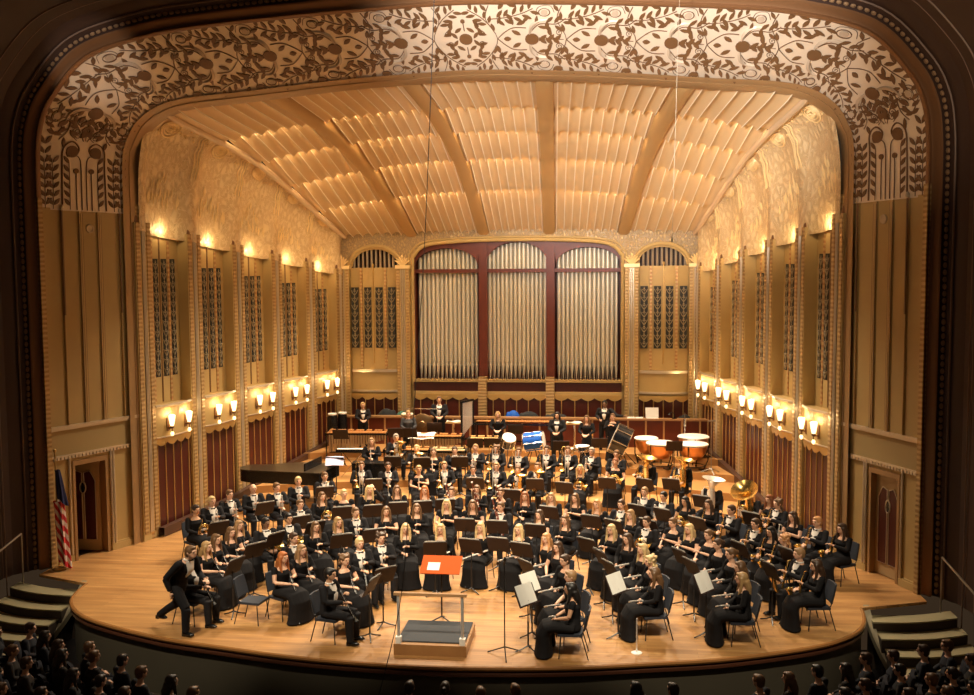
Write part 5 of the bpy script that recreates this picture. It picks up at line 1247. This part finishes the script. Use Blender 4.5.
# congas
for k, (x, y, l) in enumerate(((-6.12, 33.3, 'left'), (-5.86, 33.62, 'right'))):
    o = thing('conga_drum', '%s of two black congas with white heads in the rear left corner' % l, 'drum', (x, y, .87), .3, 'pair of congas')
    m = MB(); m.lathe([(.11, .30), (.15, .45), (.175, .7), (.165, .95), (.145, 1.16)], 16); m2 = MB(); m2.lathe([(.15, 1.15), (.155, 1.16), (.15, 1.19), (.02, 1.195)], 16); m3 = MB(); m3.tube([(.158 * math.cos(a), .158 * math.sin(a), 1.14) for a in [2 * PI * j / 18 for j in range(18)]], .012, 6, closed=True)
    for j in range(3): a = 2 * PI * j / 3; q = MB(); q.tube([(.15 * math.cos(a), .15 * math.sin(a), .6), (.24 * math.cos(a), .24 * math.sin(a), .0)], .012, 6); q.obj('leg', M_CHROME, o, True)
    parts(o, ('shell', m, M_BLACK), ('drum_head', m2, M_HEAD), ('hoop', m3, M_CHROME))
# timpani
for k, (x, y, r, l) in enumerate(((4.45, 32.65, .37, 'smallest copper timpani, rear left of the set, under a crumpled white cover'), (4.88, 31.75, .45, 'copper timpani with white cover, front left of the set'), (5.85, 31.65, .46, 'copper timpani with white cover, front right of the set'), (5.95, 32.65, .48, 'largest copper timpani with white cover, rear right by the wall'))):
    z = riser(x, y); o = thing('timpani', l, 'timpani', (x, y, z), .4 * k, 'set of timpani'); H = 1.32 - z if z < .8 else .72; H = .80 if z < .8 else .66
    m = MB(); m.lathe([(.06, H - .52), (r * .55, H - .47), (r * .85, H - .30), (r * .97, H - .10), (r, H - .02)], 24); hd = MB(); hd.lathe([(r * 1.04, H - .05), (r * 1.06, H), (r * .98, H + .025), (.01, H + .035)], 24); hp = MB(); hp.tube([(r * 1.03 * math.cos(a), r * 1.03 * math.sin(a), H - .03) for a in [2 * PI * j / 24 for j in range(24)]], .016, 6, closed=True)
    for j in range(4): a = 2 * PI * j / 4 + .4; q = MB(); q.tube([(r * 1.08 * math.cos(a), r * 1.08 * math.sin(a), H - .03), (r * 1.05 * math.cos(a), r * 1.05 * math.sin(a), .32), (r * .8 * math.cos(a), r * .8 * math.sin(a), .05)], .018, 6); q.ell((r * .8 * math.cos(a), r * .8 * math.sin(a), .04), (.035, .035, .04), 8, 6); q.obj('leg', M_BLACK, o, True)
    b = MB(); b.tube([(r * .8 * math.cos(a), r * .8 * math.sin(a), .12) for a in [2 * PI * j / 16 for j in range(16)]], .015, 6, closed=True); b.tube([(0, 0, .12), (0, 0, H - .5)], .02, 6); pd = MB(); pd.box((-.06, -r - .1, .03), (.06, -r * .6, .07))
    parts(o, ('bowl', m, M_COPPER), ('drum_cover', hd, M_HEAD), ('hoop', hp, M_CHROME), ('base_ring', b, M_BLACK), ('pedal', pd, M_BLACK))
def drum(name, label, x, y, z, r, L, M, shell, legs=3, h=None, grp=None):
    o = thing(name, label, 'drum', (x, y, z), 0, grp)
    a = MB(M); a.lathe([(r, -L / 2 + .02), (r, L / 2 - .02)], 26); 
    for s in (-1, 1):
        hh = MB(M); hh.lathe([(r * .99, s * (L / 2 - .0)), (.005, s * (L / 2 + .004))] if s > 0 else [(.005, -L / 2 - .004), (r * .99, -L / 2)], 26); hh.obj('drum_head', M_HEAD, o, True)
        hp = MB(M); hp.tube([(r * 1.03 * math.cos(t), r * 1.03 * math.sin(t), s * (L / 2 - .02)) for t in [2 * PI * j / 26 for j in range(26)]], .02 if r > .25 else .012, 6, closed=True); hp.obj('hoop', M_CHROME, o, True)
    a.obj('shell', shell, o, True)
    for j in range(8 if r > .25 else 6):
        t = 2 * PI * j / (8 if r > .25 else 6); q = MB(M); q.tube([(r * 1.05 * math.cos(t), r * 1.05 * math.sin(t), -L / 2 + .02), (r * 1.05 * math.cos(t), r * 1.05 * math.sin(t), L / 2 - .02)], .008, 5); q.ell((r * 1.04 * math.cos(t), r * 1.04 * math.sin(t), 0), (.02, .02, .05), 6, 5); q.obj('lug', M_CHROME, o, True)
    zc = (M @ V((0, 0, 0))).z
    for j in range(legs): t = 2 * PI * j / legs + .5; q = MB(); q.tube([(.06 * math.cos(t), .06 * math.sin(t), zc - (r if legs == 4 else L / 2) * .6), ((r + .08) * math.cos(t), (r + .08) * math.sin(t), .01)], .014, 6); q.obj('stand_leg', M_CHROME if legs == 3 else M_BLACK, o, True)
    return o
drum('bass_drum', 'big black concert bass drum with silver lugs, tilted on its stand left of the timpani', 3.62, 32.05, .66, .47, .54, T(0, 0, .80) @ R(-.07, 'Z') @ R(PI / 2 + .42, 'Y'), mat('drum_black', (0.012, 0.014, 0.018), 0.15, coat=0.5), 4)
drum('bass_drum', 'bright blue bass drum with silver hoops, tilted, centre rear', .86, 32.05, .66, .29, .66, T(0, 0, .74) @ R(-.16, 'Y') @ R(PI / 2, 'Y') @ R(.1, 'X'), M_BLUE, 4)
drum('tom_drum', 'black and white tom drum left of the blue bass drum', .02, 32.1, .66, .22, .36, T(0, 0, .72) @ R(.3, 'Y') @ R(.55, 'X'), MATS['drum_black'], 3)
drum('snare_drum', 'wooden snare drum, white top, beside the black-haired player', 1.95, 31.3, .44, .20, .16, T(0, 0, .80), MATS['wood_pale'], 3, grp='snare drums')
drum('snare_drum', 'chrome snare drum, white top, in front of the rear brown-haired woman', 2.42, 31.45, .44, .23, .18, T(0, 0, .86), M_CHROME, 3, grp='snare drums')
# grand piano, lid down, tail to the left wall
gx, gy, gz = -6.02, 28.2, .22
o = thing('grand_piano', 'black grand piano with closed lid by the left stage wall', 'piano', (gx, gy, gz), -.12)
outl = [(1.25, -.74), (1.25, .74), (.55, .74), (.0, .66), (-.35, .42), (-.7, .22), (-1.1, .12), (-1.32, -.08), (-1.36, -.38), (-1.2, -.64), (-.9, -.74)]
out_s = [(p.x, p.y) for p in smooth_path([(a, b, 0) for a, b in outl[2:]], 3)]; pol = [outl[0], outl[1]] + out_s
m = MB(); m.prism(pol, 'z', .64, .97); cs = m.obj('case', M_BLACK, o); M_LID = mat('piano_lid', (0.03, 0.02, 0.01), 0.3, coat=0.3)
m = MB(); m.prism([(x * 1.015, y_ * 1.02) for x, y_ in pol if x < .8] + [(.75, .75), (.75, -.75)][::-1] if False else [(x * 1.01, y_ * 1.02) for x, y_ in pol], 'z', .975, 1.0); m.obj('lid', M_LID, o)
m = MB(); m.box((.95, -.62, .70), (1.24, .62, .74)); 
for k in range(36): pass
m.obj('keyboard', M_HEAD, cs)
m = MB(); m.box((.72, -.6, 1.0), (.76, .6, 1.22), None); m.obj('music_desk', M_BLACK, o)
for lx, ly in ((1.05, -.6), (1.05, .6), (-1.0, -.3)): m = MB(); m.tube([(lx, ly, .66), (lx, ly, .1)], [.07, .04], 8); m.ell((lx, ly, .05), (.04, .04, .05), 8, 6); m.obj('leg', M_BLACK, o, True)
m = MB(); m.box((.9, -.12, .12), (1.0, .12, .2)); m.tube([(.95, -.08, .2), (.9, -.08, .66)], .015, 6); m.tube([(.95, .08, .2), (.9, .08, .66)], .015, 6); m.obj('pedal_lyre', M_BLACK, o)
# music book lying on the piano end, keyboard instruments behind it
m = MB(); m.grid(lambda u, v: (-.26 + .52 * u, -.16 + .32 * v, .03 * abs(math.sin(PI * u))), 8, 2, (0, 0, .012)); b = m.obj('music_book', mat('lilac_paper', (0.66, 0.64, 0.86), 0.6)); b.location = (-4.68, 28.25, 1.38); b.rotation_euler = (.75, 0, .2); tag(b, 'open white and lilac music book propped on a stand by the piano', 'book')
s = thing('music_stand', 'black stand holding the lilac music book by the piano', 'music stand', (-4.68, 28.42, .30), PI); inst([('desk', (lambda q: q.mesh('desk', M_BLACK))(MB().box((-.26, -.02, -.18), (.26, 0, .18), T(0, .02, 1.06) @ R(-.8, 'X'))), None, [])] + STAND[2:], s)
o = thing('celesta', 'black upright celesta between the grand piano and the xylophone', 'celesta', (-3.75, 29.2, .22), .05)
m = MB(); m.box((-.65, -.05, .0), (.65, .32, .92)); m2 = MB(); m2.box((-.62, .32, .55), (.62, .60, .66)); m3 = MB(); m3.box((-.66, -.07, .92), (.66, .36, .95)); m4 = MB(); m4.box((-.55, .36, .66), (.55, .58, .68)); parts(o, ('case', m, M_BLACK), ('key_bed', m2, M_BLACK), ('top', m3, M_BLACK), ('keyboard', m4, M_HEAD))
o = thing('synthesizer', 'dark electronic keyboard on an X-stand behind the piano', 'keyboard', (-4.75, 30.6, .44), .1)
m = MB(); m.box((-.5, -.16, .82), (.5, .16, .90)); m2 = MB(); m2.box((-.46, -.14, .90), (.46, .0, .915)); q = MB(); q.tube([(-.35, 0, .82), (.35, 0, .0)], .016, 6); q2 = MB(); q2.tube([(.35, 0, .82), (-.35, 0, .0)], .016, 6); parts(o, ('body', m, M_BLACK), ('keys', m2, M_HEAD), ('stand_bar', q, M_CHROME), ('stand_bar', q2, M_CHROME))
# tray tables with cloths
for k, (x, y, l) in enumerate(((-1.95, 33.5, 'small tray table with pale cloth left of the tubular chimes'), (2.1, 33.55, 'tray table with cream cloth and sticks, right of the long marimba'))):
    o = thing('tray_table', l, 'table', (x, y, .87), 0, 'percussion tray tables'); m = MB(); m.box((-.28, -.18, .88), (.28, .18, .91)); m2 = MB(); m2.grid(lambda u, v: (-.25 + .5 * u, -.16 + .32 * v, .92 + .02 * math.sin(7 * u + 3 * v)), 8, 6, (0, 0, .02)); q = MB(); q.tube([(0, 0, .88), (0, 0, .0)], .02, 6); q2 = MB(); q2.lathe([(.2, 0), (.2, .02), (.02, .04)], 12)
    parts(o, ('top', m, MATS['wood_pale']), ('pole', q, M_CHROME), ('base', q2, M_BLACK)); c = m2.obj('folded_cloth', M_CLOTH, None, True); c.location = (x, y, .87); tag(c, 'crumpled cream cloth on the tray table ' + ('left of the chimes' if k == 0 else 'right of the long marimba'), 'cloth')
# gong frame by the tall standing man
o = thing('gong', 'bronze gong in a square metal frame beside the tall standing man', 'gong', (-3.05, 33.5, .87), 0)
m = MB()
for sx in (-.52, .52): m.tube([(sx, 0, 0), (sx, 0, 1.35)], .018, 6); m.tube([(sx, -.25, .02), (sx, .25, .02)], .018, 6)
m.tube([(-.52, 0, 1.35), (.52, 0, 1.35)], .018, 6); g = MB(); g.lathe([(.36, -.03), (.37, .0), (.34, .02), (.12, .03), (.10, .05), (.01, .055)], 24, T(0, 0, .82) @ R(PI / 2, 'X')); parts(o, ('frame', m, M_CHROME), ('disc', g, mat('gong_bronze', (0.25, 0.15, 0.07), 0.35, 0.8)))
# things on the choir wall ledge
def bag(x, y, z, w, h, m, label, cat='bag', nm='instrument_bag'):
    r2 = random.Random(int(x * 100)); q = MB(); q.ell((0, 0, h * .45), (w / 2, .17, h * .5), 14, 10)
    for _ in range(4): q.ell((r2.uniform(-w * .35, w * .35), r2.uniform(-.06, .06), h * .4), (w * .22, .13, h * .5), 10, 8)
    q.v = [(a, b, max(c, 0.0)) for a, b, c in q.v]; o = remesh(q, nm, m, .02); b = mk(nm, o); b.location = (x, y, z); tag(b, label, cat); return b
M_BAG = mat('black_nylon', (0.018, 0.02, 0.022), 0.8); M_GREEN = mat('green_cloth', (0.06, 0.16, 0.12), 0.9)
bag(-4.55, 34.7, 1.0, .75, 1.12, M_BAG, 'black soft bag heaped behind the choir wall, far left'); bag(-4.0, 34.75, 1.0, .6, 1.02, M_GREEN, 'dark green bag behind the choir wall left')
bag(-3.72, 34.28, 1.86, .46, .12, M_CLOTH, 'cream cushion on the choir wall cap, left', 'cushion', 'cushion'); bag(-.05, 34.75, 1.0, .56, 1.09, M_BLUE, 'bright blue case standing behind the choir wall'); bag(.5, 34.8, 1.0, .9, 1.05, M_BAG, 'long black bag behind the choir wall, right of the blue case'); bag(1.45, 34.8, 1.0, .9, 1.0, M_BAG, 'low black bag behind the choir wall, above the black-haired woman')
bag(5.85, 34.75, 1.0, .55, 1.0, M_BAG, 'small black bag behind the choir wall, far right')
o = thing('laptop', 'pale open laptop on the choir wall, right side', 'laptop', (4.72, 34.28, 1.86), .05); m = MB(); m.box((-.20, -.12, 0), (.20, .12, .018)); m2 = MB(); m2.box((-.22, -.008, 0), (.22, .008, .34), T(0, .11, .012) @ R(-.2, 'X')); parts(o, ('base', m, M_SLV), ('screen', m2, mat('pale_shell', (0.72, 0.70, 0.66), 0.4)))
for x, l in ((4.05, 'white paper stack on the choir wall left of the laptop'), (4.33, 'second white paper stack touching the laptop')): m = MB(); m.box((-.13, -.10, 0), (.13, .10, .03)); b = m.obj('paper_stack', M_PAPER); b.location = (x - .05, 34.28, 1.86); tag(b, l, 'paper')
o = thing('desk_lamp', 'dark goose-neck lamp on the choir wall right of the laptop', 'lamp', (5.45, 34.28, 1.86), 0); m = MB(); m.lathe([(.09, 0), (.09, .02), (.02, .03)], 12); q = MB(); q.tube([(0, 0, .02), (0, 0, .16), (-.08, 0, .22), (-.16, 0, .18)], .012, 6); s = MB(); s.lathe([(.02, 0), (.06, -.07), (.055, -.07)], 10, T(-.17, 0, .2)); parts(o, ('base', m, M_BLACK), ('arm', q, M_BLACK), ('lamp_head', s, M_BLACK))
# stands and tripods among the percussion
for (x, y, h, l) in ((-5.3, 31.3, .98, 'black music stand in front of the large marimba'), (-3.6, 31.75, .9, 'left of two low stands before the woman in the dark shirt'), (-3.15, 31.8, .9, 'right of two low stands before the woman in the dark shirt'), (-2.55, 33.05, 1.05, 'tall stand directly before the tall standing man'), (-.95, 31.3, .92, 'left stand of the pair before the rear woman in the black top'), (-.42, 31.35, .92, 'right stand of the pair before the rear woman in the black top'), (1.78, 31.0, .95, 'black stand before the black-haired woman, right of the blue drum'), (2.95, 31.6, .95, 'dark stand left of the tilted black bass drum'), (5.25, 31.25, .95, 'dark stand between the two front timpani'), (.2, 32.75, .95, 'stand behind the blue drum before the long marimba')):
    z = riser(x, y); o = thing('music_stand', l, 'music stand', (x, y, z), .05, 'percussion music stands'); inst(STAND, o)
def tripod(name, label, cat, x, y, z, h, top, m=M_BLACK, spread=.32, r=.011):
    o = thing(name, label, cat, (x, y, z), .3); q = MB(); q.tube([(0, 0, .12), (0, 0, h)], r, 6); q.obj('pole', m, o, True)
    for k in range(3): a = 2 * PI * k / 3 + .4; b = MB(); b.tube([(0, 0, .16), (spread * math.cos(a), spread * math.sin(a), .012)], r * 1.1, 6); b.obj('leg', m, o, True)
    top.obj('head', m, o, True); return o
q = MB(); q.tube([(0, 0, 1.66), (.0, -.05, 1.74)], .022, 8); q.ell((0, -.06, 1.77), (.03, .03, .05), 8, 6); tripod('microphone_stand', 'tall thin microphone stand right of the conductor podium', 'microphone stand', 1.36, 17.5, 0, 1.7, q, M_TUBE, .34)
q = MB(); q.box((-.12, -.02, 1.60), (.12, .02, 1.64)); tripod('microphone_stand', 'bare pole stand with cross-bar by the right wall lamps', 'microphone stand', 6.35, 31.0, .66, 1.64, q, mat('grey_steel', (0.35, 0.32, 0.28), 0.4, 0.7), .34, .014)
q = MB(); q.tube([(0, 0, .9), (0, 0, 1.15)], .05, 8); o = tripod('microphone_stand', 'microphone stand with a white cylinder behind the timpani', 'microphone stand', 5.72, 33.2, .87, 1.35, q, M_CHROME, .3)
q = MB(); q.tube([(0, 0, .10), (0, 0, .64)], .012, 8); o = thing('flute', 'silver flute standing upright on a peg at the stage edge', 'flute', (3.71, 17.85, 0), 0); q.obj('tube', M_SLV, o, True); b = MB(); b.lathe([(.10, 0), (.10, .015), (.02, .03), (.012, .1)], 10); b.obj('peg', M_HEAD, o, True)
# empty chairs
for (x, y, tx, ty, l) in ((-3.75, 18.75, 0, 18.2, 'empty black chair left of the red-haired woman'), (7.75, 23.7, 0, 18, 'empty black chair by the right stage wall behind the saxophones'), (1.0, 27.6, 0, 18, 'chair')):
    if l == 'chair': continue
    o = thing('band_chair', l, 'chair', (x, y, 0), face(x, y, tx, ty), 'empty chairs'); inst(CHAIR, o)

# ---------------------------------------------------------------- podium
o = thing('conductor_podium', 'wooden conductor podium with dark carpet and rail', 'podium', (0.03, 17.95, 0))
m = MB(); m.box((-.66, -.62, 0), (.66, .62, .20)); m.obj('box', mat('podium_wood', (0.42, 0.22, 0.08), 0.35, noise=(0.30, 0.14, 0.05), bscale=5), o)
m = MB(); m.box((-.62, -.50, .20), (.62, .58, .225)); m.obj('carpet', mat('podium_carpet', (0.045, 0.048, 0.055), 0.9), o)
rl = MB(); rl.box((-.66, -.58, 1.08), (.66, -.50, 1.13)); r_ = rl.obj('rail', mat('rail_maple', (0.40, 0.22, 0.10), 0.35), o)
for sx in (-.58, .58):
    m = MB(); m.tube([(sx, -.54, .2), (sx, -.54, 1.08)], .028, 8); m.obj('rail_post', M_SLV, o, True); m = MB(); m.box((sx - .05, -.59, .2), (sx + .05, -.49, .32)); m.obj('post_socket', M_HEAD, o)
o = thing('conductor_stand', 'conductor score stand just behind the podium', 'music stand', (-.05, 19.15, 0), PI)
M_ds = T(0, 0, 1.12) @ R(-.45, 'X')
m = MB(); m.box((-.34, -.22, -.01), (.34, .22, .005), M_ds); p = MB(); p.tube([(0, 0, .08), (0, 0, 1.12)], .016, 6); parts(o, ('desk', m, M_DESK), ('pole', p, M_TUBE))
for k in range(3): a = 2 * PI * k / 3 + .5; b = MB(); b.tube([(0, 0, .1), (.25 * math.cos(a), .25 * math.sin(a), .012)], .015, 6); b.obj('leg', M_TUBE, o, True)
m = MB(); m.box((-.39, -.26, .006), (.39, .26, .022), M_ds); b = m.obj('score', M_ORANGE); b.location = (-.05, 19.15, 0); b.rotation_euler = (0, 0, PI); tag(b, 'bright orange score lying on the conductor stand', 'score')
m = MB(); m.box((.02, -.05, .023), (.26, .17, .028), M_ds); b = m.obj('programme_sheet', M_PAPER); b.location = (-.05, 19.15, 0); b.rotation_euler = (0, 0, PI); tag(b, 'white sheet on the orange conductor score', 'paper')
# hanging microphone cable and a thin wire
m = MB(); m.tube(smooth_path([(0.37, 16.5, 11.3), (0.17, 16.5, 7.39), (-0.06, 16.5, 4.39), (-0.29, 16.5, 1.47), (-0.72, 16.5, -0.4)], 6), .0075, 5); tag(m.obj('hanging_cable', M_TUBE, None, True), 'thin black cable hanging from the arch down past the podium', 'cable')
m = MB(); m.tube([(4.55, 20.3, 12.2), (4.42, 20.0, 7.5)], .005, 5); m.ell((4.42, 20.0, 7.46), (.02, .02, .05), 8, 6); tag(m.obj('hanging_wire', M_SILV, None, True), 'pale thin wire hanging in the upper right of the arch', 'wire')
# flag
o = thing('flag', 'furled national flag on a pole beside the left door wall', 'flag', (-9.50, 21.72, 0), .3)
p = MB(); p.tube([(0, 0, 0), (0, 0, 2.75)], .018, 8); p.ell((0, 0, 2.79), (.04, .04, .05), 8, 6); p.lathe([(.16, 0), (.16, .04), (.03, .08)], 12); p.obj('flag_pole', M_GOLD, o, True)
def m_flag():
    m = mat('flag_cloth', (0.5, 0.02, 0.03), 0.8); nt, b = nodes(m); tc = nt.nodes.new('ShaderNodeTexCoord'); mp = nt.nodes.new('ShaderNodeMapping'); mp.inputs['Rotation'].default_value = (0, .5, 0)
    w = nt.nodes.new('ShaderNodeTexWave'); w.bands_direction = 'X'; w.inputs['Scale'].default_value = 2.6; w.inputs['Distortion'].default_value = 1.0
    nt.links.new(tc.outputs['Object'], mp.inputs[0]); nt.links.new(mp.outputs[0], w.inputs['Vector']); r = ramp(nt, w.outputs['Fac'], [(0.49, (0.55, 0.02, 0.03)), (0.51, (0.75, 0.62, 0.55))]); r.color_ramp.interpolation = 'CONSTANT'; nt.links.new(r.outputs[0], b.inputs['Base Color']); return m
def fold(z0, z1, r0, r1):
    q = MB(); n = 28
    def fn(u, v):
        a = 2 * PI * u; z = z1 + (z0 - z1) * v; rr = r0 + (r1 - r0) * v; k = 1 + .28 * math.sin(5 * a + 2 * v); return (.04 + rr * k * math.cos(a) + .10 * v, -.02 + rr * k * math.sin(a), z - .10 * v * math.cos(a))
    q.grid(fn, n, 10); return q
fold(1.60, 2.35, .05, .10).obj('canton', mat('navy_cloth', (0.02, 0.025, 0.10), 0.8), o, True); fold(.12, 1.62, .10, .12).obj('striped_cloth', m_flag(), o, True)

# ---------------------------------------------------------------- standing people
STD = [(-5.12, 33.55, 'm', 'blond', 'short', 'stand', 'lap', 'blond man in black suit standing behind the large marimba', 0), (-3.42, 32.95, 'd', 'darkblond', 'short', 'stand', 'lap', 'woman in dark shirt standing behind the low stands, left', 0),
       (-2.5, 33.75, 'm', 'brown', 'short', 'stand', 'lap', 'tall man in black suit and white shirt standing before the organ, left', 0), (-.4, 32.95, 'f', 'darkblond', 'long', 'stand', 'lap', 'woman in black top standing left of the blue bass drum', 0),
       (1.6, 32.25, 'm', 'black', 'long', 'stand', 'lap', 'black-haired player in jacket and white shirt right of the blue drum', 1), (2.55, 32.3, 'f', 'brown', 'long', 'stand', 'lap', 'brown-haired woman standing behind the white snare drum', 0),
       (3.12, 33.6, 'm', 'black', 'short', 'stand', 'reach', 'man reaching sideways along the choir wall behind the bass drum', 2), (3.38, 32.78, 'f', 'brown', 'bun', 'stand', 'high', 'woman in black standing just behind the tilted black bass drum', 0)]
for (x, y, sex, hair, sty, pose, arms, lab, sk) in STD:
    z = riser(x, y); add_person(x, y, z, face(x, y, 0, 17), sex, hair, sty, pose, arms, lab, 'standing percussionists', sk, 'long', {'blond': .86, 'black': .93}.get(hair, .97) if sex == 'm' else .87)
add_person(-4.98, 18.05, 0, face(-4.98, 18.05, -1.7, 16.9), 'm', 'brown', 'short', 'stride', 'lap', 'man in black suit striding past the front left chairs', None, 0, 'long', 1.04)

# ---------------------------------------------------------------- audience
M_SEAT = mat('theatre_seat', (0.012, 0.012, 0.02), 0.9); M_COAT = [mat('coat_%s' % n, c, 0.85) for n, c in (('navy', (0.010, 0.011, 0.018)), ('umber', (0.018, 0.012, 0.009)), ('charcoal', (0.010, 0.010, 0.011)))]
sb = MB(); sb.grid(lambda u, v: ((-.26 + .52 * u) * (1 - .15 * v ** 4), -.24 - .12 * v + .03 * math.sin(PI * u), .35 + .55 * v), 8, 6, (0, .06, 0)); sc_ = MB(); sc_.box((-.25, -.22, .38), (.25, .24, .46)); sl = MB(); sl.box((-.29, -.25, 0), (-.26, .2, .62)); sl.box((.26, -.25, 0), (.29, .2, .62))
SEAT = [('seat_back', sb.mesh('seat_back', M_SEAT, True), None, []), ('cushion', sc_.mesh('cushion', M_SEAT), None, []), ('arm_rest', sl.mesh('arm_rest', M_SEAT), None, [])]
_a = [list(p) for p in AUDIENCE]
for _ in range(60):
    for i in range(len(_a)):
        for j in range(i + 1, len(_a)):
            dx, dy = _a[j][0] - _a[i][0], _a[j][1] - _a[i][1]; L = math.hypot(dx, dy)
            if L < .58: f = (.58 - L) / L * .3; _a[i][0] -= dx * f; _a[i][1] -= dy * f; _a[j][0] += dx * f; _a[j][1] += dy * f
AUDIENCE = [(a, min(b, 18.6)) for a, b in _a]
side_of = lambda x: 'left' if x < -2.5 else ('right' if x > 3.0 else 'middle')
A2 = sorted(AUDIENCE, key=lambda p: (side_of(p[0]), -round((p[1] - abs(p[0]) * .25) * 1.6), p[0])); cnt = {}
for (x, y) in A2:
    s = side_of(x); rr = int(round((17.9 - y + (abs(x) - 4) * .28) / .8)); cnt[(s, rr)] = cnt.get((s, rr), 0) + 1
rowsA = {s: sorted({k[1] for k in cnt if k[0] == s}) for s in ('left', 'right', 'middle')}; seen = {}
jA = joints('seat', 'lap'); coat = jacket_mesh(jA, 'coat'); trs = trousers_mesh(jA)
for q, (x, y) in enumerate(sorted(AUDIENCE)):
    s = side_of(x); rr = int(round((17.9 - y + (abs(x) - 4) * .28) / .8)); k = seen.get((s, rr), 0); seen[(s, rr)] = k + 1; ri = rowsA[s].index(rr)
    where = '%s from left, %s row of the %s audience block' % (ORDN[k], ORDN[ri], s)
    hair = rnd.choice(['dark', 'darkbrown', 'darkbrown', 'black', 'brown', 'dark']); sty = rnd.choice(['short', 'long', 'short', 'bun']); rz = face(x, y, 0, 21) + rnd.uniform(-.2, .2); sc = rnd.uniform(.95, 1.0)
    o = thing('person', '%s listener in dark clothes, %s' % (HW[hair], where), 'person', (x, y, -1.15), rz, 'audience members'); o.scale = (sc,) * 3
    bd = person_spec('m', 'seat', 'lap', sty); sk = SKIN[0]
    for name, me, m, kids in bd:
        if name in ('jacket', 'trousers', 'shirt'): continue
        mk(name, me, o, sk if m == 'SKIN' else HAIRM[hair] if m == 'HAIR' else None)
    mk('coat', coat, o, M_COAT[q % 3]); mk('trousers', trs, o, M_COAT[(q + 1) % 3])
    t = thing('theatre_seat', 'dark seat of the listener ' + where, 'theatre seat', (x, y, -1.15), rz, 'audience seats'); inst(SEAT, t)
